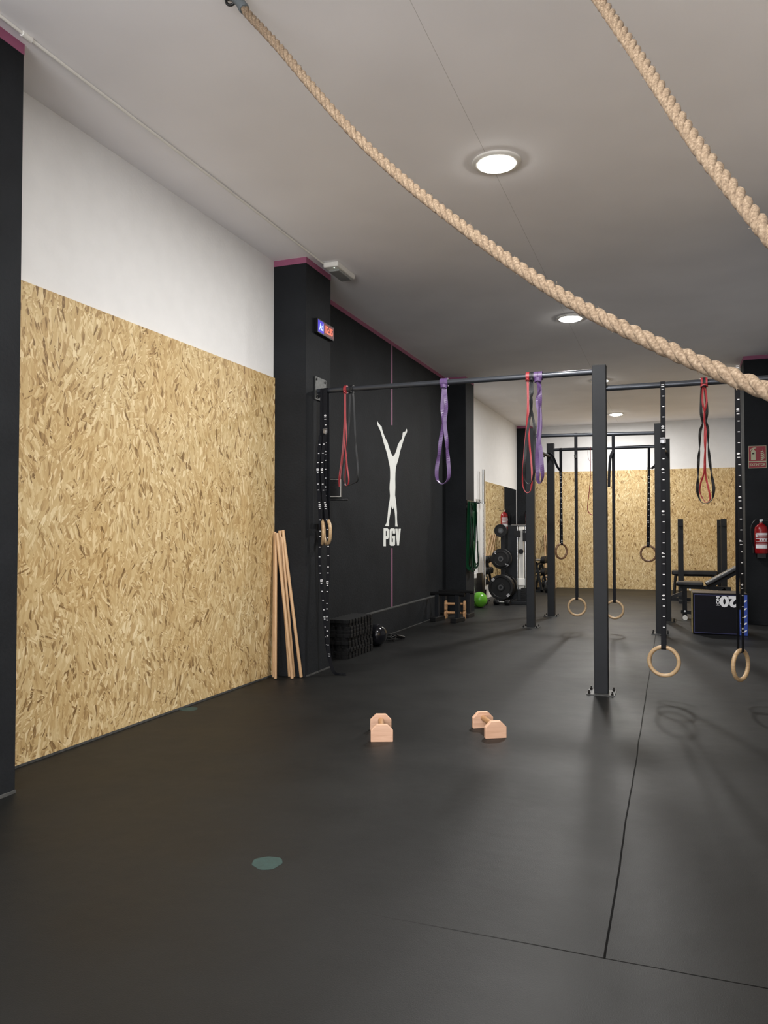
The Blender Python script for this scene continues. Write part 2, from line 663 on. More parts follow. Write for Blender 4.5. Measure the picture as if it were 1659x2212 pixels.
def spline(P, n=12):
    """Catmull-Rom through points"""
    P = [V(p) for p in P]
    Q = [P[0] * 2 - P[1]] + P + [P[-1] * 2 - P[-2]]
    out = []
    for i in range(1, len(Q) - 2):
        a, b, c, d = Q[i - 1], Q[i], Q[i + 1], Q[i + 2]
        for k in range(n):
            t = k / n
            out.append(0.5 * ((2 * b) + (c - a) * t + (2 * a - 5 * b + 4 * c - d) * t * t + (3 * b - a - 3 * c + d) * t ** 3))
    out.append(P[-1])
    return out


# ================================================================== THE ROOM
XL, XR, YF, YB, ZC = -3.15, 1.30, -4.0, 17.0, 3.5
b = BM(); box(b, XL - 0.3, XR + 0.3, YF - 0.2, YB + 0.2, -0.1, 0); struct('floor', b, mFloor)
b = BM(); box(b, XL - 0.3, XR + 0.3, YF - 0.2, YB + 0.2, ZC, ZC + 0.1); struct('ceiling', b, mCeil)
b = BM(); box(b, XL - 0.2, XL, YF, 5.76, 0, ZC); struct('wall_left', b, mWhite)
b = BM(); box(b, XL - 0.2, XL, 6.25, 11.06, 0, ZC); struct('wall_left_black', b, mBlackWall)
b = BM(); box(b, XL - 0.2, XL, 11.56, YB, 0, ZC); struct('wall_left_far', b, mWhite)
b = BM(); box(b, XL - 0.2, XR + 0.2, YB, YB + 0.2, 0, ZC); struct('wall_back', b, mWhite)
b = BM()
box(b, XL - 0.2, -2.6, YF - 0.2, YF, 0, ZC); box(b, 0.7, XR + 0.2, YF - 0.2, YF, 0, ZC)
box(b, -2.6, 0.7, YF - 0.2, YF, 0, 0.35); box(b, -2.6, 0.7, YF - 0.2, YF, 2.75, ZC)
struct('wall_front', b, mWhite)
b = BM()
box(b, -2.6, -2.54, YF - 0.12, YF - 0.05, 0.35, 2.75); box(b, 0.64, 0.7, YF - 0.12, YF - 0.05, 0.35, 2.75)
box(b, -2.54, 0.64, YF - 0.12, YF - 0.05, 0.35, 0.41); box(b, -2.54, 0.64, YF - 0.12, YF - 0.05, 2.69, 2.75)
box(b, -0.98, -0.92, YF - 0.12, YF - 0.05, 0.41, 2.69)
struct('assumed_window', b, mSteel)  # unseen shop window frame, added to go with the fill light
b = BM(); box(b, XR, XR + 0.2, YF, 5.95, 0, ZC); struct('wall_right', b, mWhite)
b = BM(); box(b, XR, XR + 0.2, 5.95, 11.1, 0, ZC); struct('wall_right_grey', b, mGreyWall)
b = BM(); box(b, XR, XR + 0.2, 11.1, YB, 0, ZC); struct('wall_right_far', b, mWhite)
# strand board cladding up to 2.5 m
for nm, (y0, y1) in (('wall_left_board', (2.76, 5.755)),):
    b = BM(); box(b, XL, XL + 0.018, y0, y1, 0.012, 2.5); struct(nm, b, mBoardY)
b = BM(); box(b, -2.85, XR, YB - 0.018, YB, 0.0, 2.5); struct('wall_back_board', b, mBoardX)
b = BM(); box(b, XR - 0.018, XR, 2.0, 5.7, 0.0, 2.5); struct('wall_right_near_board', b, mBoardY)
b = BM(); box(b, XR - 0.018, XR, 11.56, YB - 0.02, 0.0, 2.5); struct('wall_right_board', b, mBoardY)


def pillar(name, x0, x1, y0, y1, open_x):
    b = BM()
    box(b, x0, x1, y0, y1, 0, ZC)
    p = struct(name, b, mBlackWall)
    b = BM()
    e = 0.0025
    box(b, x0 - (e if open_x < 0 else 0), x1 + (e if open_x > 0 else 0), y0 - e, y1 + e, ZC - 0.05, ZC)
    struct('painted_band', b, mPink, parent=p)
    return p


pillar('wall_left_pillar', XL - 0.1, -2.845, 5.76, 6.25, 1)
pillar('wall_left_near_pillar', XL - 0.1, -2.845, 2.2, 2.76, 1)
pillar('wall_left_far_pillar', XL - 0.1, -2.84, 11.06, 11.56, 1)
pillar('wall_left_corner_pillar', XL - 0.1, -2.85, 16.7, YB + 0.1, 1)
pillar('wall_right_pillar', 0.90, XR + 0.1, 11.06, 11.56, -1)
pillar('wall_right_near_pillar', 0.95, XR + 0.1, 5.7, 6.2, -1)
b = BM(); box(b, XL, XL + 0.004, 6.25, 11.06, ZC - 0.045, ZC); struct('trim_1', b, mPink)
# plinth with dusty ledge at the black wall
b = BM(); box(b, XL, XL + 0.045, 6.25, 11.06, 0, 0.295); struct('baseboard_left', b, mBlackWall)
b = BM(); box(b, XL, XL + 0.048, 6.25, 11.06, 0.295, 0.305); struct('trim_2', b, mDust)
b = BM(); box(b, XL + 0.045, XL + 0.052, 6.25, 11.06, 0, 0.008); struct('trim_3', b, mDust)
b = BM(); box(b, -2.845, -2.838, 5.78, 6.25, 0, 0.012); struct('trim_4', b, mDust)
b = BM(); box(b, -2.845, -2.838, 2.2, 2.76, 0, 0.014); struct('trim_5', b, mDust)
b = BM(); box(b, XL, XL + 0.022, 2.76, 5.755, 0, 0.012); struct('baseboard_left_near', b, mDust)

# ================================================================== CEILING LAMPS
def make_lamp(y, label):
    t = thing('ceiling_downlight', label, 'ceiling light', (LAMP_X, y, ZC), 0, 'round ceiling downlights')
    b = BM()
    lathe(b, [(0.150, 0.0), (0.150, -0.008), (0.143, -0.014), (0.118, -0.016), (0.118, -0.006), (0.112, -0.004)], seg=48)
    link_bm('trim_ring', b, mWhitePl, t, smooth=True)
    b = BM()
    lathe(b, [(0.117, -0.006), (0.116, -0.019), (0.085, -0.030), (0.045, -0.036), (1e-6, -0.038)], seg=48)
    link_bm('diffuser', b, mLampGlow, t, smooth=True)
    ld = bpy.data.lights.new('lamp_light', 'AREA')
    ld.shape = 'DISK'
    ld.size = 0.22
    ld.energy = LAMP_WATT[y]
    ld.color = LAMP_COL
    lo = bpy.data.objects.new('lamp_light', ld)
    COL.objects.link(lo)
    lo.parent = t
    lo.location = (0, 0, -0.045)
    return t


for y, lb in ((-2.7, 'round white ceiling downlight behind the viewer at the front of the gym'),
              (1.0, 'round white ceiling downlight right above the viewer, out of the picture'),
              (4.68, 'largest bright round ceiling downlight, above the hanging rope'),
              (8.4, 'bright round ceiling downlight just under the sagging rope, second in the row'),
              (12.05, 'round ceiling downlight mostly hidden behind the front steel post'),
              (15.6, 'small round ceiling downlight nearest the back wall')):
    make_lamp(y, lb)

# conduit and emergency light
b = BM()
tube(b, [(-2.775, -3.9, ZC - 0.009), (-2.775, 2.70, ZC - 0.009), (-2.765, 4.4, ZC - 0.010), (-2.77, 5.93, ZC - 0.009)], 0.0085, 10)
tag(link_bm('cable_conduit', b, mWhitePl, smooth=True), 'thin white cable conduit running along the ceiling beside the left wall', 'conduit')
b = BM()
cyl(b, (-2.775, 2.68, ZC - 0.010), (-2.775, 2.735, ZC - 0.010), 0.0135)
link_bm('coupling', b, mWhitePl, bpy.data.objects['cable_conduit'], smooth=True)
t = thing('emergency_light', 'white rectangular emergency light on the ceiling beside the black pillar', 'emergency light', (-2.70, 6.12, ZC))
b = BM(); box(b, -0.07, 0.07, -0.19, 0.19, -0.045, 0); link_bm('housing', b, mWhitePl, t, bevel=0.012, seg=3)
b = BM(); box(b, -0.052, 0.052, -0.12, 0.165, -0.062, -0.044); link_bm('diffuser', b, mGreyPl, t, bevel=0.008)
b = BM(); sphere(b, (0.02, -0.155, -0.046), 0.004, 10); link_bm('pilot_lamp', b, mGreenLed, t)

# ================================================================== BLACK WALL PAINTING
XW = XL + 0.0005
LOGO = [(8.187, 2.461), (8.211, 2.443), (8.282, 2.423), (8.317, 2.417), (8.329, 2.389), (8.365, 2.353), (8.417, 2.312), (8.47, 2.281), (8.512, 2.256), (8.555, 2.209), (8.632, 2.141), (8.702, 2.106), (8.77, 2.139), (8.833, 2.199), (8.879, 2.265), (8.949, 2.315), (9.032, 2.36), (9.056, 2.402), (9.063, 2.434), (9.092, 2.451), (9.16, 2.462), (9.189, 2.493), (9.209, 2.505), (9.231, 2.494), (9.226, 2.462), (9.152, 2.413), (9.092, 2.351), (9.032, 2.274), (8.961, 2.196), (8.914, 2.114), (8.868, 2.056), (8.806, 1.99), (8.788, 1.912), (8.783, 1.836), (8.787, 1.745), (8.778, 1.645), (8.805, 1.578), (8.826, 1.51), (8.844, 1.442), (8.844, 1.365), (8.855, 1.304), (8.873, 1.265), (8.782, 1.266), (8.787, 1.319), (8.782, 1.379), (8.76, 1.455), (8.738, 1.515), (8.72, 1.484), (8.686, 1.471), (8.653, 1.49), (8.636, 1.519), (8.627, 1.451), (8.592, 1.391), (8.566, 1.331), (8.561, 1.266), (8.427, 1.267), (8.48, 1.308), (8.512, 1.375), (8.527, 1.434), (8.549, 1.509), (8.588, 1.577), (8.599, 1.63), (8.583, 1.711), (8.588, 1.764), (8.605, 1.839), (8.605, 1.914), (8.592, 1.973), (8.549, 2.037), (8.512, 2.1), (8.459, 2.162), (8.385, 2.235), (8.344, 2.289), (8.292, 2.348), (8.241, 2.386), (8.191, 2.415), (8.167, 2.441)]
LP = [(8.381, 1.243), (8.512, 1.242), (8.561, 1.227), (8.566, 1.138), (8.523, 1.116), (8.455, 1.115), (8.455, 1.032), (8.375, 1.034)]
LPH = [(8.455, 1.212), (8.480, 1.212), (8.486, 1.153), (8.455, 1.150)]
LG = [(8.631, 1.242), (8.742, 1.243), (8.775, 1.231), (8.778, 1.181), (8.697, 1.181), (8.693, 1.212), (8.671, 1.214), (8.657, 1.205), (8.653, 1.085), (8.675, 1.071), (8.701, 1.081), (8.702, 1.122), (8.675, 1.124), (8.675, 1.148), (8.778, 1.148), (8.773, 1.046), (8.742, 1.033), (8.62, 1.035), (8.583, 1.049), (8.587, 1.227)]
LV = [(8.787, 1.239), (8.866, 1.239), (8.889, 1.151), (8.906, 1.239), (8.985, 1.24), (8.919, 1.034), (8.85, 1.035)]
KY = (3.15 / 3.135)
t = thing('wall_logo', 'white painted handstand figure above the letters PGV on the black wall', 'wall logo', (XL, 8.68 * KY, 1.0))


def onwall(y, z, x=0.001):
    return V((x, (y - 8.68) * KY, (z - 1.2) * KY + 1.2 - 1.0))


b = BM(); prism(b, LOGO, lambda a, c: onwall(a, c), (0.0012, 0, 0)); link_bm('handstand_figure', b, mWhitePaint, t)
b = BM()
for pl in (LP, LG, LV):
    prism(b, pl, lambda a, c: onwall(a, c), (0.0012, 0, 0))
lt = link_bm('lettering', b, mWhitePaint, t)
b = BM(); prism(b, LPH, lambda a, c: onwall(a, c, 0.0018), (0.0012, 0, 0)); link_bm('letter_opening', b, mBlackWall, lt)
t['label'] = 'white painted handstand figure above the letters PGV on the black wall'
tl = thing('painted_stripe', 'thin pink vertical stripe painted on the black wall above and below the white figure', 'painted stripe', (XL, 8.71, 0.305))
b = BM(); box(b, 0.0005, 0.002, -0.016, 0.016, 2.18, 3.15); link_bm('upper_stripe', b, mPinkLine, tl)
b = BM(); box(b, 0.0005, 0.002, -0.016, 0.016, 0.0, 0.70); link_bm('lower_stripe', b, mPinkLine, tl)

# ================================================================== CLOCK AND SPEAKER
t = thing('led_clock', 'small LED clock lit blue and red high on the black pillar', 'clock', (-2.845, 6.08, 2.90))
b = BM(); box(b, 0.0, 0.035, -0.17, 0.17, 0.0, 0.125); link_bm('casing', b, mBlackPl, t, bevel=0.004)
b = BM(); box(b, 0.0352, 0.0362, -0.160, -0.045, 0.012, 0.112); link_bm('blue_display', b, mBlueGlow, t)
b = BM(); box(b, 0.0352, 0.0362, -0.045, 0.160, 0.012, 0.112); link_bm('red_display', b, mRedGlow, t)
b = BM(); text(b, 'A:I', 0.085, basis((0.0372, -0.095, 0.06), (0, 1, 0), (0, 0, 1)), bold=0.002, sx=0.8); link_bm('blue_digits', b, mBlueLed, t)
b = BM(); text(b, '12:35', 0.088, basis((0.0372, 0.058, 0.06), (0, 1, 0), (0, 0, 1)), bold=0.002, sx=0.85); link_bm('red_digits', b, mRedLed, t)

t = thing('loudspeaker', 'small black loudspeaker with a pale rim on the wall behind the pillar', 'loudspeaker', (-3.00, 6.68, 1.50), R(22))
b = BM(); box(b, -0.075, 0.075, -0.07, 0.10, 0.02, 0.205); link_bm('cabinet', b, mBlackPl, t, bevel=0.012)
b = BM()
ribbon(b, [(-0.066, -0.0725, 0.03), (0.066, -0.0725, 0.03), (0.066, -0.0725, 0.195), (-0.066, -0.0725, 0.195)], 0.004, 0.006, closed=True, ref=(0, 1, 0))
link_bm('rim', b, mWhitePl, t)
b = BM()
for k in range(9):
    box(b, -0.055, 0.055, -0.073, -0.070, 0.040 + k * 0.0165, 0.048 + k * 0.0165)
link_bm('grille', b, mBlackPl, t)
b = BM(); box(b, -0.09, 0.13, -0.10, 0.10, 0.0, 0.014); box(b, -0.16, -0.08, -0.02, 0.02, -0.04, 0.01)
link_bm('wall_shelf', b, mBlackPl, t)

# ================================================================== PULL UP RIGS
PW = 0.1
HB = 0.022


def post(parent, x, y, h, bar_holes=False):
    b = BM(); box(b, x - PW / 2, x + PW / 2, y - PW / 2, y + PW / 2, 0.006, h)
    p = link_bm('post', b, mSteel, parent, bevel=0.004)
    b = BM(); box(b, x - 0.10, x + 0.10, y - 0.10, y + 0.10, 0, 0.008)
    bp = link_bm('base_plate', b, mPlateSteel, p)
    for sx in (-1, 1):
        for sy in (-1, 1):
            b = BM()
            cyl(b, (x + sx * 0.082, y + sy * 0.082, 0.008), (x + sx * 0.082, y + sy * 0.082, 0.022), 0.011, seg=6)
            cyl(b, (x + sx * 0.082, y + sy * 0.082, 0.022), (x + sx * 0.082, y + sy * 0.082, 0.034), 0.006, seg=10)
            link_bm('anchor_bolt', b, mBolt, p)
    b = BM(); box(b, x - PW / 2 - 0.001, x + PW / 2 + 0.001, y - PW / 2 - 0.001, y + PW / 2 + 0.001, h - 0.004, h + 0.002)
    link_bm('end_cap', b, mBlackPl, p)
    return p


PX, PY = -0.50, 5.97
rf = thing('pull_up_rig', 'black steel pull-up rig in front, two bars meeting at one tall floor post', 'pull-up rig', (PX, PY, 0))
post(rf, 0, 0, 2.445)
b = BM(); cyl(b, (-2.838 - PX, 0, 2.405), (-0.05, 0, 2.405), HB, seg=24); link_bm('pull_up_bar', b, mBar, rf, smooth=True)
b = BM(); cyl(b, (0.05, 0, 2.275), (0.943 - PX, 0, 2.275), HB, seg=24); link_bm('pull_up_bar', b, mBar, rf, smooth=True)
b = BM(); box(b, -2.843 - PX, -2.833 - PX, -0.05, 0.17, 2.33, 2.53)
br = link_bm('wall_bracket', b, mPlateSteel, rf, bevel=0.002)
for dy in (-0.025, 0.145):
    for dz in (2.355, 2.505):
        b = BM()
        cyl(b, (-2.835 - PX, dy, dz), (-2.825 - PX, dy, dz), 0.011, seg=6)
        link_bm('bracket_bolt', b, mBolt, br)
b = BM(); bar(b, (-2.835 - PX, 0.0, 2.35), (-2.79 - PX, 0.0, 2.405), 0.02); link_bm('gusset', b, mSteel, br)
b = BM(); box(b, 0.936 - PX, 0.946 - PX, -0.1, 0.1, 2.17, 2.38); link_bm('wall_bracket', b, mPlateSteel, rf)

BX, BY = -0.9, 10.4
rb = thing('pull_up_rig', 'black steel four-post pull-up rig standing behind the front one', 'pull-up rig', (BX, BY, 0))
pts4 = {'a': (-1.665, 9.75, 2.50), 'b': (-1.615, 11.15, 2.46), 'c': (-0.135, 9.68, 2.48), 'd': (-0.065, 11.05, 2.45)}
for k, (x, y, h) in pts4.items():
    post(rb, x - BX, y - BY, h)
b = BM(); cyl(b, (-1.615 - BX, 9.71 - BY, 2.405), (-0.185 - BX, 9.68 - BY, 2.375), HB, seg=20); link_bm('pull_up_bar', b, mBar, rb, smooth=True)
b = BM(); cyl(b, (-1.565 - BX, 11.12 - BY, 2.370), (-0.115 - BX, 11.06 - BY, 2.360), HB, seg=20); link_bm('pull_up_bar', b, mBar, rb, smooth=True)
b = BM(); cyl(b, (-1.66 - BX, 9.80 - BY, 2.28), (-1.62 - BX, 11.10 - BY, 2.27), HB * 0.95, seg=20); link_bm('side_bar', b, mBar, rb, smooth=True)
b = BM(); cyl(b, (-0.13 - BX, 9.73 - BY, 2.28), (-0.07 - BX, 11.00 - BY, 2.27), HB * 0.95, seg=20); link_bm('side_bar', b, mBar, rb, smooth=True)


# ================================================================== GYMNASTIC RINGS
def make_ring(x, y, zc, ztop, ring_rot, label, twist0=0.0, twist1=None, numbers=None, dx=0.0, buckle=None, tail=None, group='wooden gymnastic rings', wood=None):
    """ring hanging in a doubled strap from a bar; ring centre at zc, bar at ztop"""
    twist1 = ring_rot if twist1 is None else twist1
    t = thing('gymnastic_ring', label, 'gymnastic ring', (x, y, zc - 0.117), 0, group)
    c = 0.117
    nrm = (math.sin(ring_rot), -math.cos(ring_rot), 0)
    b = BM(); torus(b, (0, 0, c), 0.1025, 0.0145, nrm); link_bm('wooden_ring', b, wood or mRing, t, smooth=True)
    H = ztop - (zc - 0.117)
    n = 26
    zr = c + 0.1025
    w = 0.034
    front, back, af = [], [], []
    for i in range(n + 1):
        s = i / n
        z = zr - 0.004 + (H - zr + 0.004) * s
        a = twist1 + (twist0 - twist1) * min(1, s * 1.35)
        off = 0.017 + 0.007 * s
        cx = dx * s
        nx, ny = math.sin(a), -math.cos(a)
        front.append(V((cx + nx * off, ny * off, z)))
        back.append(V((cx - nx * off, -ny * off, z)))
        af.append(a)
    # over the bar, down the back, under the ring, up the front
    top = [V((dx, -0.024 * math.cos(q), H + 0.024 * math.sin(q))) for q in [PI * k / 8 for k in range(1, 8)]]
    nb = (math.sin(twist1), -math.cos(twist1))
    bot = [V((-nb[0] * 0.017 * math.cos(q), -nb[1] * 0.017 * math.cos(q), zr - 0.004 - 0.014 * math.sin(q))) for q in [PI * k / 8 for k in range(1, 8)]]
    path = front + top + back[::-1] + bot
    ang = af + [twist0] * 7 + af[::-1] + [twist1] * 7
    rows = []
    bm_ = BM()
    m_ = len(path)
    for k in range(m_):
        p = path[k]
        tg = (path[(k + 1) % m_] - path[k - 1]).normalized()
        wd = V((math.cos(ang[k]), math.sin(ang[k]), 0))
        nd = tg.cross(wd).normalized()
        rows.append([bm_.verts.new(p + wd * (i * w / 2) + nd * (j * 0.001)) for i, j in ((-1, -1), (1, -1), (1, 1), (-1, 1))])
    for k in range(m_):
        A, B = rows[k], rows[(k + 1) % m_]
        for i in range(4):
            j = (i + 1) % 4
            bm_.faces.new((A[i], A[j], B[j], B[i]))
    nf0 = len(bm_.faces)
    if numbers:
        b = bm_
        z0, step, first, tick = numbers
        k = 0
        z = z0
        q = 0
        zmin = 0.45
        while z > zmin:
            s = (z - (zc - 0.117) - (zr - 0.004)) / (H - zr + 0.004)
            if s > 1.0:
                s = 1.0
            if s > 0:
                a = twist1 + (twist0 - twist1) * min(1, s * 1.35)
                off = 0.017 + 0.007 * s + 0.0015
                pos = V((dx * s + math.sin(a) * off, -math.cos(a) * off, z - (zc - 0.117)))
                ex = V((math.cos(a), math.sin(a), 0))
                if q % 4 == 0:
                    text(b, str(first - q // 4), 0.026, basis(pos, (0, 0, 1), -ex), depth=0.0004, bold=0.0012)
                    p2 = pos - V((0, 0, 0.026))
                    box(b, -0.009, 0.009, -0.0022, 0.0022, -0.0003, 0.0005, basis(p2, ex, (0, 0, 1)))
                else:
                    box(b, -0.008 + 0.004, 0.008 + 0.002, -0.0028, 0.0028, -0.0003, 0.0005, basis(pos, ex, (0, 0, 1)))
            q += 1
            z -= step / 4
        b.faces.ensure_lookup_table()
        for f_ in b.faces[nf0:]:
            f_.material_index = 1
    st = link_bm('strap', bm_, [mStrap, mWhitePrint], t)
    if buckle:
        zb = buckle - (zc - 0.117)
        a = twist0
        s = (zb - zr) / (H - zr)
        m_ = basis((dx * s + math.sin(a) * 0.030, -math.cos(a) * 0.030, zb), (math.cos(a), math.sin(a), 0), (0, 0, 1))
        b = BM()
        box(b, -0.019, 0.019, -0.020, 0.020, -0.003, 0.003, m_)
        cyl(b, m_ @ V((-0.020, 0.012, 0.005)), m_ @ V((0.020, 0.012, 0.005)), 0.005)
        box(b, -0.011, 0.011, -0.024, 0.004, 0.003, 0.009, m_)
        link_bm('cam_buckle', b, mBuckle if y < 8 else mBolt, t, bevel=0.002)
    if tail:
        b = BM()
        tp = spline([V(p) - V((x, y, zc - 0.117)) for p in tail], 8)
        ribbon(b, tp, 0.032, 0.002, ref=(1, 0, 0))
        nt = len(b.faces)
        if y < 8:
            run, q = 0.0, 0
            for a_, c_ in zip(tp[:-1], tp[1:]):
                run += (c_ - a_).length
                if run > 0.077 and c_.z > -(zc - 0.117) + 0.12:
                    run -= 0.077
                    q += 1
                    box(b, c_.x - 0.007, c_.x + 0.007, c_.y - 0.0022, c_.y - 0.0012, c_.z - 0.003, c_.z + 0.003)
                    if q % 4 == 0:
                        text(b, str(16 - q // 4), 0.026, basis(c_ + V((0, -0.0016, 0.024)), (0, 0, 1), (-1, 0, 0)), depth=0.0004, bold=0.0012)
        b.faces.ensure_lookup_table()
        for f_ in b.faces[nt:]:
            f_.material_index = 1
        link_bm('strap_tail', b, [mStrap, mWhitePrint], t)
    return t


make_ring(-0.062, 5.97, 0.262, 2.275, R(-8), 'wooden ring hanging lowest in front, seen full round, on a numbered black strap', 0, R(-5), (2.275 - 0.01, 0.305, 11, 1), dx=0.01, buckle=1.865)
make_ring(0.445, 5.97, 0.265, 2.275, R(58), 'wooden ring at the right edge, turned almost edge-on, on a numbered strap', 0, R(62), (2.058 + 0.307, 0.307, 11, 1), dx=0.0, buckle=None)
make_ring(-1.098, 9.71, 0.280, 2.395, R(12), 'pale wooden ring hanging low behind, left of the front post', 0, 0, None, buckle=2.13)
make_ring(-0.655, 9.70, 0.263, 2.385, R(-8), 'pale wooden ring hanging low, half hidden right behind the front post', 0, 0, None,
          tail=[(-0.66, 9.66, 2.17), (-0.685, 9.64, 2.10), (-0.70, 9.65, 1.93), (-0.705, 9.65, 1.74)])
make_ring(-1.468, 11.11, 0.925, 2.368, R(50), 'dark-edged wooden ring hanging high at the far left of the back rig', 0, R(35), (1.98, 0.30, 9, 1), dx=0.0, buckle=2.03, wood=mRingDark,
          tail=[(-1.468, 11.06, 2.06), (-1.51, 11.02, 2.13), (-1.565, 10.98, 2.27), (-1.64, 10.93, 2.31), (-1.66, 10.80, 2.24)])
make_ring(-0.300, 11.08, 0.905, 2.362, R(-12), 'wooden ring hanging high at the back, partly behind the right post', 0, R(-10), (1.95, 0.30, 9, 1), dx=0.02, buckle=2.06, wood=mRingDark,
          tail=[(-0.29, 11.03, 2.07), (-0.25, 11.02, 2.06), (-0.21, 11.02, 2.09), (-0.15, 11.0, 2.17), (-0.08, 11.0, 2.22)])
make_ring(-2.787, 5.955, 1.196, 2.40, R(-58), 'wooden ring seen edge-on against the black pillar, left one of the pair', 0, R(-30), None, dx=0.01,
          tail=[(-2.79, 5.93, 2.02), (-2.80, 5.90, 1.7), (-2.775, 5.90, 1.3), (-2.79, 5.92, 0.95), (-2.765, 5.92, 0.7), (-2.74, 5.93, 0.4), (-2.735, 5.95, 0.25), (-2.72, 5.98, 0.10)])
make_ring(-2.733, 5.945, 1.198, 2.40, R(-50), 'wooden ring seen edge-on by the black pillar, right one of the pair', 0, R(-25), (2.18, 0.3, 10, 1), dx=-0.01, buckle=2.055,
          tail=[(-2.745, 5.92, 2.02), (-2.76, 5.90, 1.7), (-2.715, 5.90, 1.3), (-2.705, 5.91, 1.0), (-2.72, 5.92, 0.6), (-2.715, 5.93, 0.25), (-2.68, 5.94, 0.05), (-2.62, 5.95, 0.004), (-2.56, 5.95, 0.006)])


# ================================================================== RESISTANCE BANDS
def band(x, y, ztop, w, th, mat, pts, scale, x0, z0, label, knot=0.022, extra=None, group='resistance bands hanging from the bars', kw=1.0):
    """pts: (px, pz, angle in degrees) down the left strand, round the bottom, up the right"""
    P = [V(((a - x0) * scale, 0, -(c - z0) * scale)) for a, c, g in pts]
    P = [V((P[0].x * 0.6, 0, -0.034))] + P + [V((P[-1].x * 0.6, 0, -0.034))]
    pts = [pts[0]] + list(pts) + [pts[-1]]
    # strands lie a little apart in depth
    n = len(P)
    for i, p in enumerate(P):
        s = i / (n - 1)
        p.y = -0.030 + 0.012 * math.cos(2 * PI * s)
    A = spline(P, 7)
    ang = []
    for i in range(n - 1):
        for k in range(7):
            ang.append(R(pts[i][2] + (pts[i + 1][2] - pts[i][2]) * k / 7))
    ang.append(R(pts[-1][2]))
    b = BM()
    ribbon(b, A, w, th, ang, ref=(0, 1, 0))
    r = knot + th
    for sgn in (-1, 1):
        for lay in range(2):
            rr = r + lay * th * 1.3
            loop = [V((sgn * w * 0.52 * kw, rr * math.cos(2 * PI * k / 18), rr * math.sin(2 * PI * k / 18))) for k in range(18)]
            ribbon(b, loop, w, th, ref=(1, 0, 0), closed=True)
    cw = w * 0.62 * kw + 0.004
    zk = -(r + w * 0.30)
    loop = [V((cw * math.cos(2 * PI * k / 20), -0.020 + 0.018 * math.sin(2 * PI * k / 20), zk - 0.006 * math.cos(4 * PI * k / 20))) for k in range(20)]
    ribbon(b, loop, w * 0.8, th * 1.6, ref=(0, 0, 1), closed=True)
    o = link_bm('resistance_band', b, mat)
    o.location = (x, y, ztop)
    return tag(o, label, 'resistance band', group)


S3 = 1 / 5.53 / 1665 * 6.15
band(-1.708, PY, 2.405, 0.030, 0.0045, mPurple,
     [(322, 330, 60), (318, 420, 75), (305, 600, 85), (318, 790, 20), (285, 1000, 80), (265, 1180, 30), (245, 1300, 85), (240, 1420, 50), (262, 1490, 10),
      (315, 1522, 0), (372, 1485, -10), (392, 1400, -60), (385, 1270, -85), (368, 1100, -15), (355, 950, -70), (335, 780, -85), (352, 600, -50), (342, 450, -85), (334, 330, -60)],
     S3, 322, 290, 'purple band hanging alone in the middle of the left bar')
band(-1.035, PY, 2.405, 0.013, 0.0045, mRed,
     [(1325, 270, 80), (1330, 500, 85), (1322, 750, 60), (1300, 1000, 85), (1280, 1250, 70), (1270, 1450, 20), (1290, 1545, 0), (1325, 1580, 0), (1365, 1545, -10), (1378, 1400, -80),
      (1368, 1200, -85), (1352, 1050, -60), (1340, 850, -70), (1335, 600, -85), (1332, 270, -80)],
     S3, 1328, 225, 'thin red band beside the grey and purple ones near the front post')
band(-1.005, PY, 2.405, 0.019, 0.004, mBlackBand,
     [(1385, 270, 60), (1375, 400, 85), (1390, 560, 30), (1360, 750, 85), (1330, 950, 70), (1315, 1150, 85), (1300, 1350, 40), (1320, 1445, 5), (1355, 1478, 0), (1395, 1440, -10),
      (1425, 1300, -70), (1428, 1100, -85), (1420, 900, -60), (1415, 780, -85), (1375, 540, -30), (1400, 400, -85), (1388, 270, -60)],
     S3, 1388, 225, 'black band between the red and the purple one near the front post')
band(-0.955, PY, 2.405, 0.032, 0.0045, mPurple,
     [(1450, 300, 50), (1475, 400, 30), (1445, 520, 85), (1470, 700, 85), (1460, 900, 85), (1455, 1000, 75), (1440, 1150, 60), (1445, 1330, 80), (1448, 1430, 40), (1470, 1475, 5),
      (1500, 1400, -30), (1490, 1250, -80), (1480, 1100, -85), (1460, 980, -60), (1475, 800, -60), (1472, 600, -30), (1470, 450, -80), (1462, 300, -50)],
     S3, 1450, 225, 'wide purple band in the cluster nearest the front post')
S1 = 1 / 4.81 / 1665 * 6.6
band(-2.572, PY, 2.405, 0.012, 0.004, mRed,
     [(880, 390, 80), (878, 600, 85), (865, 850, 70), (845, 1050, 85), (825, 1200, 40), (830, 1290, 20), (842, 1200, 10), (862, 1050, 40), (880, 900, 30), (890, 700, 60),
      (885, 800, 70), (905, 950, 85), (920, 1100, 80), (935, 1200, 60), (930, 1260, 20), (905, 1285, 0), (888, 1230, -10), (900, 1050, -30), (905, 800, -60), (890, 600, -80), (886, 390, -80)],
     S1, 884, 290, 'thin red band hanging at the wall end of the left bar')
band(-2.515, PY, 2.405, 0.014, 0.004, mBlackBand,
     [(945, 400, 60), (938, 600, 85), (925, 850, 40), (895, 1050, 85), (885, 1200, 60), (900, 1285, 10), (930, 1295, 0), (985, 1275, 0), (1040, 1245, -15), (1045, 1160, -60),
      (1030, 1010, -85), (1012, 850, -40), (1000, 650, -70), (985, 400, -60)],
     S1, 960, 300, 'black band with a wide loop beside the thin red one at the wall')
S6 = 1 / 4.609 / 1665 * 5.95
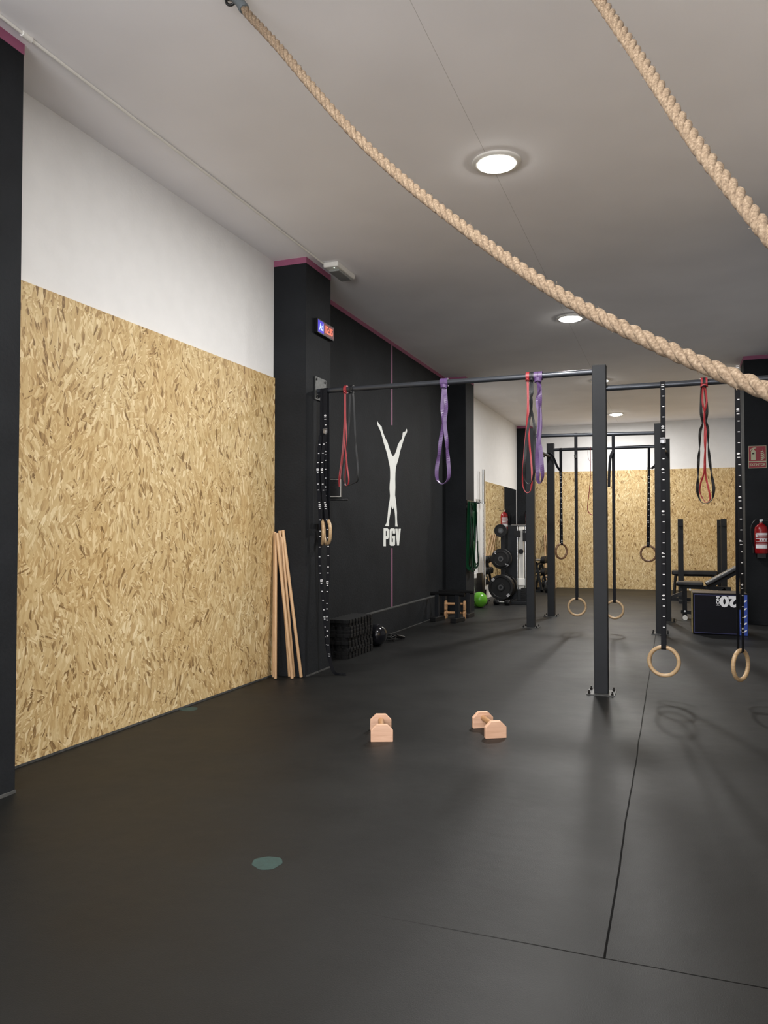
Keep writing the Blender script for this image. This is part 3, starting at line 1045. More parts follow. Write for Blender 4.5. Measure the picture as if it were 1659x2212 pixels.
band(0.222, PY, 2.275, 0.019, 0.0045, mBlackBand,
     [(632, 290, 50), (625, 400, 85), (622, 520, 80), (632, 620, 20), (612, 700, 80), (605, 850, 10), (595, 960, 85), (590, 1110, 10), (585, 1190, 80), (585, 1260, 50), (610, 1340, 5),
      (655, 1362, 0), (705, 1325, -10), (722, 1230, -75), (712, 1150, -80), (702, 1080, -10), (690, 960, -80), (680, 820, -10), (678, 680, -80), (665, 600, -20), (672, 500, -80), (658, 290, -50)],
     S6, 645, 235, 'black band looped from the right-hand bar beside the right ring')
band(0.226, PY - 0.006, 2.275, 0.012, 0.004, mRed,
     [(635, 290, 60), (630, 420, 85), (650, 560, 30), (645, 750, 85), (645, 870, 20), (640, 1000, 85), (635, 1080, 40), (605, 1180, 60), (600, 1260, 30), (640, 1345, 5),
      (672, 1340, -5), (685, 1300, -60), (662, 1180, -85), (648, 1080, -50), (648, 870, -60), (655, 700, -85), (640, 560, -30), (665, 420, -85), (652, 290, -60)],
     S6, 645, 235, 'thin red band wound with the black one on the right-hand bar', kw=2.6)
b = BM()
P = [(-0.02, -0.026, 0.02), (-0.028, -0.03, -0.06), (-0.016, -0.03, -0.16), (0.02, -0.03, -0.20), (0.03, -0.03, -0.16)]
ribbon(b, spline([V(p) for p in P], 8), 0.01, 0.003, ref=(0, 1, 0))
P = [(0.004, -0.026, 0.02), (0.004, -0.028, -0.3), (-0.004, -0.028, -0.52), (-0.03, -0.028, -0.75), (-0.035, -0.028, -0.86), (0.0, -0.03, -0.92), (0.06, -0.03, -0.945)]
ribbon(b, spline([V(p) for p in P], 8), 0.011, 0.003, [R(50)] * 49, ref=(0, 1, 0))
o = link_bm('resistance_band', b, mRed)
o.location = (-1.06, 11.08, 2.37)
tag(o, 'thin dark red band on the farthest bar, half behind the front post', 'resistance band', 'resistance bands hanging from the bars')

# ================================================================== CLIMBING ROPES
def rope(name, pts, rad, lay, label, sleeve=None, hook=None):
    C_ = spline(pts, 24)
    # resample evenly
    d = [0]
    for a, c in zip(C_[:-1], C_[1:]):
        d.append(d[-1] + (c - a).length)
    tot = d[-1]
    N_ = int(tot / 0.0055)
    out = []
    j = 0
    for i in range(N_ + 1):
        s = tot * i / N_
        while j < len(d) - 2 and d[j + 1] < s:
            j += 1
        f = (s - d[j]) / max(1e-9, d[j + 1] - d[j])
        out.append(C_[j].lerp(C_[j + 1], min(1, f)))
    base = out[0].copy()
    tg = frames(out)
    a = V((0, 0, 1)) if abs(tg[0].z) < 0.9 else V((1, 0, 0))
    s = tg[0].cross(a).normalized()
    strands = [[] for _ in range(3)]
    for i, (p, t) in enumerate(zip(out, tg)):
        s = (s - t * s.dot(t)).normalized()
        u = t.cross(s)
        ph = 2 * PI * (tot * i / N_) / lay
        for k in range(3):
            q = ph + 2 * PI * k / 3
            strands[k].append(p - base + (s * math.cos(q) + u * math.sin(q)) * rad * 0.46)
    b = BM()
    for k in range(3):
        rr = [rad * 0.575 * (1 + 0.04 * math.sin(i * 0.9 + k * 2) + 0.03 * random.uniform(-1, 1)) for i in range(len(strands[k]))]
        tube(b, strands[k], rr, 10)
    # loose fibres
    for i in range(5, len(out) - 5):
        if random.random() < 0.45:
            t = tg[i]
            a_ = random.uniform(0, 2 * PI)
            s_ = (V((random.uniform(-1, 1), random.uniform(-1, 1), random.uniform(-1, 1)))).cross(t).normalized()
            p0 = out[i] - base + s_ * rad * 0.95
            p1 = p0 + s_ * random.uniform(0.002, 0.006) + t * random.uniform(-0.008, 0.008)
            tube(b, [p0, p0.lerp(p1, 0.5) + s_ * 0.001, p1], 0.00035, 3)
    t_ = thing(name, label, 'climbing rope', base)
    link_bm('twisted_rope', b, mRope, t_, smooth=True)
    if sleeve:
        b = BM()
        seg = [p - base for p in out[:sleeve]]
        tube(b, seg, [rad * 1.22 + 0.001 * math.sin(i * 0.7) for i in range(len(seg))], 16)
        link_bm('end_sleeve', b, mSleeve, t_, smooth=True)
    for (hp, nm) in (hook or []):
        b = BM()
        hp = V(hp) - base
        if nm == 'ceiling':
            cyl(b, hp + V((0, 0, 0.0)), hp + V((0, 0, -0.012)), 0.05)
            torus(b, hp + V((0, 0, -0.035)), 0.025, 0.006)
            link_bm('ceiling_anchor', b, mBolt, t_, smooth=True)
        else:
            cyl(b, hp, hp + V((-0.012, 0, 0)), 0.05)
            torus(b, hp + V((-0.035, 0, 0)), 0.025, 0.006)
            link_bm('wall_anchor', b, mBolt, t_, smooth=True)
    return t_


RA = [(-1.735, 2.79, 3.485), (-1.692, 2.777, 3.442), (-1.635, 2.762, 3.358), (-1.443, 2.665, 3.121), (-1.119, 2.527, 2.703), (-0.862, 2.4, 2.407), (-0.576, 2.216, 2.11), (-0.273, 1.985, 1.814),
      (-0.045, 1.797, 1.625), (0.172, 1.605, 1.465), (0.27, 1.52, 1.41), (0.6, 1.2, 1.36), (0.95, 0.85, 1.45), (1.26, 0.52, 1.62)]
rope('climbing_rope', RA, 0.0178, 0.125, 'long twisted manila rope sagging right across the picture from a grey taped end', sleeve=24,
     hook=[((-1.735, 2.79, 3.5), 'ceiling'), ((1.30, 0.5, 1.64), 'wall')])
RB = [(-0.425, 2.755, 3.485), (-0.3, 2.558, 3.097), (-0.192, 2.382, 2.814), (-0.072, 2.18, 2.491), (0.059, 1.95, 2.127), (0.136, 1.803, 1.927), (0.172, 1.723, 1.829), (0.212, 1.645, 1.732), (0.29, 1.49, 1.56), (0.40, 1.28, 1.40), (0.62, 0.95, 1.32), (0.95, 0.60, 1.40), (1.26, 0.30, 1.62)]
rope('climbing_rope', RB, 0.0178, 0.125, 'shorter visible manila rope crossing the upper right corner', sleeve=None,
     hook=[((-0.425, 2.755, 3.5), 'ceiling'), ((1.30, 0.28, 1.64), 'wall')])

# ================================================================== LEANING DOWELS
def dowel(p0, p1, r, label, group):
    p0, p1 = V(p0), V(p1)
    L_ = (p1 - p0).length
    b = BM()
    lathe(b, [(r * 0.85, 0), (r, 0.004), (r, L_ - 0.004), (r * 0.85, L_)], seg=16)
    o = link_bm('wooden_dowel', b, mDowel, smooth=True)
    o.location = p0
    o.rotation_mode = 'QUATERNION'
    o.rotation_quaternion = V((0, 0, 1)).rotation_difference((p1 - p0).normalized())
    o.rotation_mode = 'XYZ'
    return tag(o, label, 'wooden dowel', group)


G_ = 'wooden dowels leaning against the pillar'
DY = -0.02
dowel((-3.035, 5.60, 0.004), (-3.098, 5.715, 1.19), 0.0135, 'upright wooden dowel leftmost in the bundle by the black pillar', G_)
dowel((-2.915, 5.665, 0.004), (-3.078, 5.70, 1.19), 0.0135, 'wooden dowel standing foremost in the middle of the bundle', G_)
dowel((-2.868, 5.735, 0.004), (-3.045, 5.742, 1.215), 0.0135, 'wooden dowel leaning most, rightmost at the floor', G_)
dowel((-2.975, 5.735, 0.004), (-3.075, 5.742, 1.21), 0.0135, 'wooden dowel hidden behind the middle one, its foot further back', G_)
dowel((-2.935, 5.735, 0.004), (-3.052, 5.738, 1.16), 0.0125, 'wooden dowel barely seen between the two middle feet', G_)
dowel((-3.085, 5.66, 0.004), (-3.118, 5.735, 1.20), 0.0125, 'wooden dowel hard against the board wall behind the leftmost one', G_)

# ================================================================== FLOOR PARALLETTES
def oct_plate(w=0.128, h=0.098, c=0.034):
    return [(-w / 2, 0), (w / 2, 0), (w / 2, h - c), (w / 2 - c, h), (-w / 2 + c, h), (-w / 2, h - c)]


def parallette(loc, rz, label, L_=0.27, mat=mBeech, gm=mBeechBar, s=1.0):
    t = thing('wooden_parallette', label, 'parallette', loc, rz)
    for k in (0, 1):
        b = BM()
        prism(b, [(a * s, c * s) for a, c in oct_plate()], lambda a, c: V((a, k * (L_ - 0.03), c)), (0, 0.03, 0))
        link_bm('end_block', b, mat, t, bevel=0.003)
    b = BM(); cyl(b, (0, 0.025, 0.062 * s), (0, L_ - 0.025, 0.062 * s), 0.0175, seg=20)
    link_bm('grip', b, gm, t, smooth=True)
    return t


parallette((-1.562, 4.15, 0), R(22), 'pale wooden parallette on the floor, left of the two, seen end on', 0.28)
parallette((-0.967, 4.455, 0), R(31), 'pale wooden parallette on the floor, right of the two, turned aside', 0.27)

# teal marks on the rubber
for (x, y, r_, lb) in ((-1.385, 2.50, 0.055, 'faded teal round mark on the floor in the foreground'),
                       (-3.075, 4.46, 0.06, 'teal round mark on the floor at the foot of the board wall')):
    b = BM()
    pts = []
    n = 26
    for k in range(n):
        q = 2 * PI * k / n
        rr = r_ * (1 + 0.05 * math.sin(3 * q + x) + 0.04 * math.sin(7 * q))
        pts.append((rr * math.cos(q), rr * math.sin(q)))
    prism(b, pts, lambda a, c: V((a, c, 0.0)), (0, 0, 0.0008))
    o = link_bm('floor_mark', b, mTeal)
    o.location = (x, y, 0.0)
    tag(o, lb, 'floor mark')

# ================================================================== STACK OF PUZZLE MATS
def jig(w, l, tooth, depth):
    """rectangle with dovetail teeth along its edges"""
    def edge(a, c, n):
        a, c = V(a), V(c)
        d = (c - a)
        nrm = V((d.y, -d.x)).normalized() * depth
        out = []
        for k in range(n):
            for f, e in ((0.0, 0), (0.25, 0), (0.18, 1), (0.82, 1), (0.75, 0)):
                out.append(a + d * ((k + f) / n) + nrm * e)
        return out
    cs = [(-w / 2, -l / 2), (w / 2, -l / 2), (w / 2, l / 2), (-w / 2, l / 2)]
    p = []
    for i in range(4):
        a, c = cs[i], cs[(i + 1) % 4]
        n = max(2, int(round((V(c) - V(a)).length / tooth)))
        p += edge(a, c, n)
    return [(q[0], q[1]) for q in p]


V2 = Vector
ordn = ['bottom', 'second lowest', 'third lowest', 'fourth lowest', 'fifth lowest', 'middle', 'fifth from the top', 'fourth from the top', 'third from the top', 'second from the top', 'top']
first = None
for k in range(11):
    lb = '%s black interlocking puzzle mat in the stack beside the black pillar' % ordn[k]
    loc = (-2.965 + random.uniform(-0.008, 0.008), 7.02 + random.uniform(-0.015, 0.015), k * 0.0335)
    rz = R(random.uniform(-1.5, 1.5)) + (PI if k % 2 else 0)
    if first is None:
        first = thing('puzzle_mat', lb, 'puzzle mat', loc, rz, 'black puzzle mats in one stack')
        b = BM()
        prism(b, jig(0.205, 0.60, 0.075, 0.012), lambda a, c: V((a, c, 0.0)), (0, 0, 0.029))
        link_bm('foam_tile', b, mMat, first, bevel=0.002)
        b = BM()
        prism(b, jig(0.199, 0.594, 0.075, 0.012), lambda a, c: V((a, c, 0.029)), (0, 0, 0.0038))
        link_bm('textured_face', b, mMatEdge, first)
    else:
        dup(first, loc, rz, lb)

# slam ball and jump rope
b = BM(); sphere(b, (0, 0, 0.115), 0.115, 32)
o = link_bm('slam_ball', b, mGlossBlack, smooth=True); o.location = (-2.93, 7.62, 0)
tag(o, 'shiny black ball on the floor beside the stacked puzzle mats', 'ball')
t = thing('skipping_rope', 'black skipping rope lying in a heap beyond the shiny black ball', 'skipping rope', (-2.93, 7.98, 0))
b = BM()
pts = []
for i in range(90):
    q = i * 0.32
    rr = 0.06 + 0.025 * math.sin(i * 0.21)
    pts.append(V((rr * math.cos(q), rr * 1.3 * math.sin(q), 0.006 + 0.0007 * i + 0.004 * math.sin(i * 1.3))))
tube(b, pts, 0.006, 6)
link_bm('cord', b, mBlackRub, t, smooth=True)
for s_ in (0, 1):
    b = BM(); cyl(b, (0.05 + 0.02 * s_, 0.02 + 0.06 * s_, 0.055), (0.09 + 0.02 * s_, 0.19 + 0.02 * s_, 0.02), 0.013, 0.016); link_bm('handle', b, mBlackPl, t, smooth=True)

# ================================================================== TALL STEEL PARALLETTES
def steel_parallette(loc, rz, label, L_=0.50, sp=0.30, h=0.385):
    t = thing('steel_parallette', label, 'parallette', loc, rz, 'tall black steel parallettes')
    b = BM(); cyl(b, (-L_ / 2, 0, h - 0.02), (L_ / 2, 0, h - 0.02), 0.025, seg=20); link_bm('hand_bar', b, mBlackPl, t, smooth=True)
    for s_ in (-1, 1):
        b = BM(); box(b, s_ * sp / 2 - 0.028, s_ * sp / 2 + 0.028, -0.028, 0.028, 0.045, h - 0.03); link_bm('upright', b, mSteel, t, bevel=0.003)
        b = BM(); box(b, s_ * sp / 2 - 0.045, s_ * sp / 2 + 0.045, -0.14, 0.14, 0.0, 0.058); link_bm('foot', b, mGrey if False else mBlackRub, t, bevel=0.005)
    return t


steel_parallette((-2.83, 10.02, 0), R(-10), 'tall black steel parallette standing foremost at the far pillar')
steel_parallette((-2.87, 10.62, 0), R(-3), 'tall black steel parallette behind the foremost one, nearer the green ball', 0.52, 0.36, 0.37)
parallette((-2.97, 10.38, 0), R(-82), 'pine wooden parallette under the black steel ones, the lower of two', 0.29, mOldWood, mOldWood, 1.25)
parallette((-2.97, 10.38, 0.1226), R(-80), 'pine wooden parallette stacked on top of the other between steel legs', 0.29, mOldWood, mOldWood, 1.25)

# ================================================================== GREEN BANDS ON HOOK RAIL
t = thing('hook_rail', 'black hook rail with chrome prongs on the far black pillar', 'hook rail', (-2.84, 11.3, 1.64))
b = BM(); box(b, 0, 0.015, -0.22, 0.2, -0.02, 0.03); link_bm('rail', b, mBlackPl, t)
for k in range(5):
    yy = -0.19 + k * 0.09
    b = BM(); tube(b, spline([V((0.01, yy, 0.0)), V((0.09, yy, -0.005)), V((0.125, yy, 0.01)), V((0.13, yy, 0.05))], 5), 0.005, 8)
    link_bm('hook', b, mBlackPl if k > 2 else mChrome, t, smooth=True)
for k, (yy, ln, dxx, w_) in enumerate(((11.11, 1.0, 0.03, 0.065), (11.20, 1.03, 0.055, 0.065), (11.29, 0.98, 0.08, 0.08), (11.38, 0.94, 0.06, 0.045))):
    b = BM()
    P = [V((0.0, 0.0, 0.0)), V((-0.012, -0.01, -0.2)), V((-0.02, -0.014, -0.6)), V((-0.03, -0.018, -ln + 0.12)), V((-0.022, -0.012, -ln + 0.03)), V((0.005, 0, -ln)),
         V((0.032, 0.012, -ln + 0.04)), V((0.034, 0.016, -ln + 0.14)), V((0.022, 0.012, -0.6)), V((0.012, 0.008, -0.2)), V((0.004, 0.002, 0.0))]
    ribbon(b, spline(P, 6), w_, 0.006, [R(22 - 44 * (i % 7) / 7 * (k % 2)) for i in range(61)], ref=(0, 1, 0))
    o = link_bm('resistance_band', b, mGreen if k != 3 else mBlackBand)
    o.location = (-2.84 + dxx + 0.01, yy, 1.65)
    tag(o, ['dark green band on the nearest prong of the hook rail', 'dark green band second on the hook rail',
            'widest dark green band, third on the hook rail, hanging out furthest', 'black band on the farthest used prong of the hook rail'][k], 'resistance band', 'bands on the hook rail')

# ================================================================== FAR LEFT CORNER: BALL, PADS, BARBELL, MIRROR
t = thing('medicine_ball', 'bright lime green medicine ball on the floor past the far pillar', 'ball', (-2.87, 12.03, 0))
b = BM(); sphere(b, (0, 0, 0.125), 0.125, 32); link_bm('shell', b, mLime, t, smooth=True)
b = BM(); torus(b, (0, 0, 0.125), 0.1245, 0.004, (0.8, -0.5, 0.25)); link_bm('seam', b, mBlackRub, t, smooth=True)
b = BM(); box(b, -0.04, 0.04, -0.16, 0.16, 0, 0.52, Matrix.Rotation(R(-6), 4, 'Y'))
o = link_bm('folded_pad', b, mWhitePl, bevel=0.008); o.location = (-3.0, 12.35, 0.005)
tag(o, 'white folded pad standing against the white wall behind the lime ball', 'pad')
b = BM(); box(b, -0.035, 0.0, -0.165, 0.165, 0, 0.52, Matrix.Rotation(R(-6), 4, 'Y') @ Matrix.Translation((0.075, 0, 0)))
link_bm('edge_binding', b, mBlackPl, o)
o.children[0].scale = (0.15, 1.0, 1.0)
o.children[0].location = (0.048, 0, 0)
b = BM(); box(b, -0.03, 0.03, -0.14, 0.14, 0, 0.50, Matrix.Rotation(R(-5), 4, 'Y'))
o = link_bm('folded_pad', b, mPad, bevel=0.01); o.location = (-3.02, 12.86, 0.003)
tag(o, 'black folded pad leaning on the wall beside the upright barbell', 'pad')

t = thing('barbell', 'chrome barbell standing upright against the white wall by the mirror', 'barbell', (-3.075, 13.2, 0))
b = BM(); cyl(b, (0, 0, 0.45), (0, 0, 1.74), 0.0145); link_bm('shaft', b, mChrome, t, smooth=True)
for z0, z1 in ((1.72, 2.29), (0.12, 0.46)):
    b = BM(); cyl(b, (0, 0, z0), (0, 0, z1), 0.0255, seg=24); link_bm('sleeve', b, mChrome, t, smooth=True)
b = BM(); cyl(b, (0, 0, 1.69), (0, 0, 1.73), 0.038); link_bm('collar', b, mChrome, t, smooth=True)
b = BM(); cyl(b, (0, 0, 0.0), (0, 0, 0.20), 0.045); box(b, -0.06, 0.09, -0.09, 0.09, 0, 0.02); link_bm('floor_socket', b, mSteel, t, smooth=True)

t = thing('wall_mirror', 'frameless mirror on the far left wall reflecting the board wall', 'mirror', (XL, 15.1, 0.25))
b = BM(); box(b, 0.0, 0.012, -1.48, 1.46, 0.0, 1.86); link_bm('glass', b, mMirror, t)
b = BM(); box(b, -0.0, 0.006, -1.486, 1.466, -0.006, 1.866); link_bm('backing', b, mWhitePl, t)


# ================================================================== PLATE TREE
def plate(x, y, z, r_, th, label, num=None, mat=mBlackRub):
    t = thing('weight_plate', label, 'weight plate', (x, y, z), 0, 'black weight plates on the plate tree')
    b = BM()
    lathe(b, [(0.026, -th / 2), (r_ * 0.30, -th / 2), (r_ * 0.33, -th * 0.28), (r_ * 0.76, -th * 0.28), (r_ * 0.80, -th / 2), (r_ * 0.97, -th / 2), (r_, -th * 0.38),
              (r_, th * 0.38), (r_ * 0.97, th / 2), (r_ * 0.80, th / 2), (r_ * 0.76, th * 0.28), (r_ * 0.33, th * 0.28), (r_ * 0.30, th / 2), (0.026, th / 2)], axis='y', seg=40)
    link_bm('disc', b, mat, t, smooth=True)
    b = BM(); lathe(b, [(0.026, -th / 2 - 0.002), (0.045, -th / 2 - 0.002), (0.045, -th / 2 + 0.006), (0.026, -th / 2 + 0.006)], axis='y'); link_bm('hub', b, mGrey, t, smooth=True)
    if num:
        b = BM()
        for a in (R(135), R(-45)):
            c_ = V((math.cos(a) * r_ * 0.84, -th / 2 - 0.001, math.sin(a) * r_ * 0.84))
            up = V((math.cos(a), 0, math.sin(a)))
            ex = V((math.sin(a), 0, -math.cos(a)))
            text(b, num, r_ * 0.26, basis(c_, ex, up), bold=0.001)
        link_bm('numerals', b, mWhitePrint, t)
    return t


t = thing('plate_tree', 'black upright plate tree beside the mirror carrying weight plates', 'plate tree', (-2.71, 13.10, 0))
b = BM(); box(b, -0.035, 0.035, -0.035, 0.035, 0.04, 1.27); link_bm('upright', b, mSteel, t, bevel=0.004)
b = BM(); box(b, -0.16, 0.16, -0.03, 0.03, 0, 0.05); box(b, -0.035, 0.035, -0.30, 0.30, 0, 0.05); link_bm('base', b, mSteel, t, bevel=0.004)
for z in (0.265, 0.745, 1.222):
    b = BM(); cyl(b, (0, -0.23, z), (0, -0.03, z), 0.0235); link_bm('peg', b, mChrome if z > 1 else mSteel, t, smooth=True)
    b = BM(); cyl(b, (0, 0.03, z), (0, 0.22, z), 0.0235); link_bm('peg', b, mSteel, t, smooth=True)
plate(-2.71, 12.90, 0.265, 0.212, 0.05, 'largest front weight plate with white 20 numerals at the foot of the tree', '20')
plate(-2.71, 12.99, 0.265, 0.212, 0.07, 'large weight plate right behind the front bottom one', None)
plate(-2.71, 12.90, 0.745, 0.145, 0.03, 'medium front weight plate halfway up the tree', '5')
plate(-2.71, 12.95, 0.745, 0.175, 0.045, 'larger weight plate behind the medium one halfway up the tree', '10')
plate(-2.71, 12.90, 1.222, 0.110, 0.035, 'small front weight plate on the top peg of the tree', None)
plate(-2.71, 12.99, 1.222, 0.095, 0.05, 'thick small weight plate behind the one on the top peg', None)
plate(-2.71, 13.22, 0.265, 0.212, 0.06, 'large weight plate on the rear bottom peg of the tree', None)

# cable machine
t = thing('cable_machine', 'white and chrome cable machine between the plate tree and the rig post', 'cable machine', (-2.37, 12.95, 0))
b = BM(); box(b, -0.055, 0.025, 0.05, 0.14, 0.05, 1.30); link_bm('column', b, mWhitePl, t, bevel=0.006)
b = BM(); box(b, -0.30, -0.14, 0.35, 0.40, 0.02, 1.32); link_bm('back_panel', b, mSteel, t, bevel=0.006)
b = BM(); box(b, -0.15, 0.15, -0.22, 0.45, 0, 0.05); box(b, -0.06, 0.0, -0.06, 0.0, 0.05, 0.24); link_bm('base_frame', b, mSteel, t, bevel=0.006)
for xx in (-0.065, 0.07):
    b = BM(); cyl(b, (xx, 0, 0.05), (xx, 0, 1.29), 0.0135); link_bm('guide_rod', b, mChrome, t, smooth=True)
b = BM(); cyl(b, (-0.17, 0, 1.305), (0.13, 0, 1.305), 0.018); cyl(b, (0.13, -0.03, 1.305), (0.13, 0.03, 1.305), 0.024); link_bm('top_crossbar', b, mChrome, t, smooth=True)
b = BM(); box(b, -0.11, -0.02, -0.05, 0.05, 1.11, 1.22); link_bm('carriage', b, mBlackPl, t, bevel=0.008)
b = BM(); box(b, 0.03, 0.12, -0.05, 0.05, 1.04, 1.24); link_bm('carriage', b, mBlackPl, t, bevel=0.008)
b = BM(); text(b, 'I E', 0.05, basis((0.075, -0.051, 1.26 - 0.06), (1, 0, 0), (0, 0, 1))); link_bm('marking', b, mWhitePrint, t)
b = BM(); lathe(b, [(0.012, -0.02), (0.04, -0.02), (0.03, 0), (0.04, 0.02), (0.012, 0.02)], (-0.012, 0.02, 0.87), 'y'); link_bm('pulley', b, mBlackPl, t, smooth=True)
b = BM()
for k in range(7):
    box(b, 0.0, 0.14, -0.06, 0.06, 0.055 + k * 0.03, 0.081 + k * 0.03)
link_bm('weight_stack', b, mBlackPl, t)
b = BM(); box(b, -0.085, 0.085, 0.0, 0.02, 0.30, 0.42); link_bm('shroud', b, mWhitePl, t, bevel=0.008)


# ================================================================== DUMBBELLS
def dumbbell(loc, rz, label, L_=0.30, r_=0.058, group='black dumbbells', mat=mBlackRub):
    t = thing('dumbbell', label, 'dumbbell', loc, rz, group)
    b = BM(); cyl(b, (-L_ / 2 + 0.05, 0, r_), (L_ / 2 - 0.05, 0, r_), 0.015); link_bm('handle', b, mChrome, t, smooth=True)
    for s_ in (-1, 1):
        b = BM()
        c0 = s_ * (L_ / 2 - 0.09)
        c1 = s_ * L_ / 2
        lathe(b, [(r_ * 0.75, c0), (r_, c0 + s_ * 0.015), (r_, c1 - s_ * 0.015), (r_ * 0.78, c1)], (0, 0, r_), 'x', 14)
        link_bm('head', b, mat, t, smooth=True)
    return t


t = thing('dumbbell_rack', 'black two-tier dumbbell rack against the back wall beyond the rig posts', 'dumbbell rack', (-2.56, 15.9, 0))
for s_ in (-1, 1):
    b = BM(); bar(b, (-0.12, s_ * 0.34, 0.0), (0.0, s_ * 0.34, 0.60), 0.045); bar(b, (0.12, s_ * 0.34, 0.0), (0.0, s_ * 0.34, 0.60), 0.045)
    bar(b, (-0.16, s_ * 0.34, 0.02), (0.16, s_ * 0.34, 0.02), 0.045, 0.04)
    link_bm('side_frame', b, mSteel, t)
for z in (0.32, 0.56):
    b = BM(); box(b, -0.055, -0.035, -0.36, 0.36, z - 0.02, z); box(b, 0.035, 0.055, -0.36, 0.36, z - 0.02, z); box(b, -0.05, 0.05, -0.36, -0.33, z - 0.03, z - 0.01); box(b, -0.05, 0.05, 0.33, 0.36, z - 0.03, z - 0.01)
    link_bm('shelf', b, mSteel, t)
nm = [['front dumbbell on the lower tier of the far rack', 'middle dumbbell on the lower tier of the far rack', 'rear dumbbell on the lower tier of the far rack'],
      ['front dumbbell on the upper tier of the far rack', 'middle dumbbell on the upper tier of the far rack', 'rear dumbbell on the upper tier of the far rack']]
base_db = None
for j, z in enumerate((0.32, 0.56)):
    for i in range(3):
        loc = (-2.56, 15.68 + i * 0.2, z)
        if base_db is None:
            base_db = dumbbell(loc, 0, nm[j][i], 0.34, 0.072, 'dumbbells on the far rack')
        else:
            dup(base_db, loc, 0, nm[j][i])
G2 = 'wooden dowels leaning by the back wall'
dowel((-2.50, 16.55, 0.004), (-2.60, 16.965, 1.15), 0.014, 'far wooden dowel leaning on the back wall behind the dumbbell rack, leftmost', G2)
dowel((-2.40, 16.55, 0.004), (-2.56, 16.965, 1.15), 0.014, 'far wooden dowel behind the dumbbell rack, middle of three', G2)
dowel((-2.30, 16.55, 0.004), (-2.50, 16.965, 1.14), 0.014, 'far wooden dowel behind the dumbbell rack, leaning most', G2)


def kettlebell(loc, r_, label):
    t = thing('kettlebell', label, 'kettlebell', loc, R(20), 'kettlebells by the far rack')
    b = BM(); lathe(b, [(r_ * 0.6, 0), (r_ * 0.85, r_ * 0.25), (r_, r_ * 0.9), (r_ * 0.85, r_ * 1.5), (r_ * 0.45, r_ * 1.85), (1e-6, r_ * 1.95)], seg=24)
    link_bm('bell', b, mBlackRub, t, smooth=True)
    b = BM(); tube(b, spline([V((-r_ * 0.5, 0, r_ * 1.65)), V((-r_ * 0.62, 0, r_ * 2.2)), V((-r_ * 0.3, 0, r_ * 2.65)), V((r_ * 0.3, 0, r_ * 2.65)), V((r_ * 0.62, 0, r_ * 2.2)), V((r_ * 0.5, 0, r_ * 1.65))], 6), 0.016, 10)
    link_bm('handle', b, mGrey, t, smooth=True)
    b = BM(); cyl(b, (0, -r_ * 0.99, r_ * 0.9), (0, -r_ * 1.01, r_ * 0.9), r_ * 0.3); link_bm('face_disc', b, mWhitePrint, t)
    return t


kettlebell((-2.30, 15.45, 0), 0.085, 'black kettlebell with a pale disc in front of the far dumbbell rack')
kettlebell((-2.50, 16.38, 0), 0.095, 'black kettlebell with a pale disc near the foot of the back wall')
dumbbell((-2.93, 12.45, 0), R(70), 'grey dumbbell lying on the floor behind the lime green ball', 0.26, 0.055, 'dumbbells on the floor', mGrey)
dumbbell((-2.62, 12.56, 0), R(-10), 'black dumbbell lying on the floor before the plate tree', 0.28, 0.045, 'dumbbells on the floor')

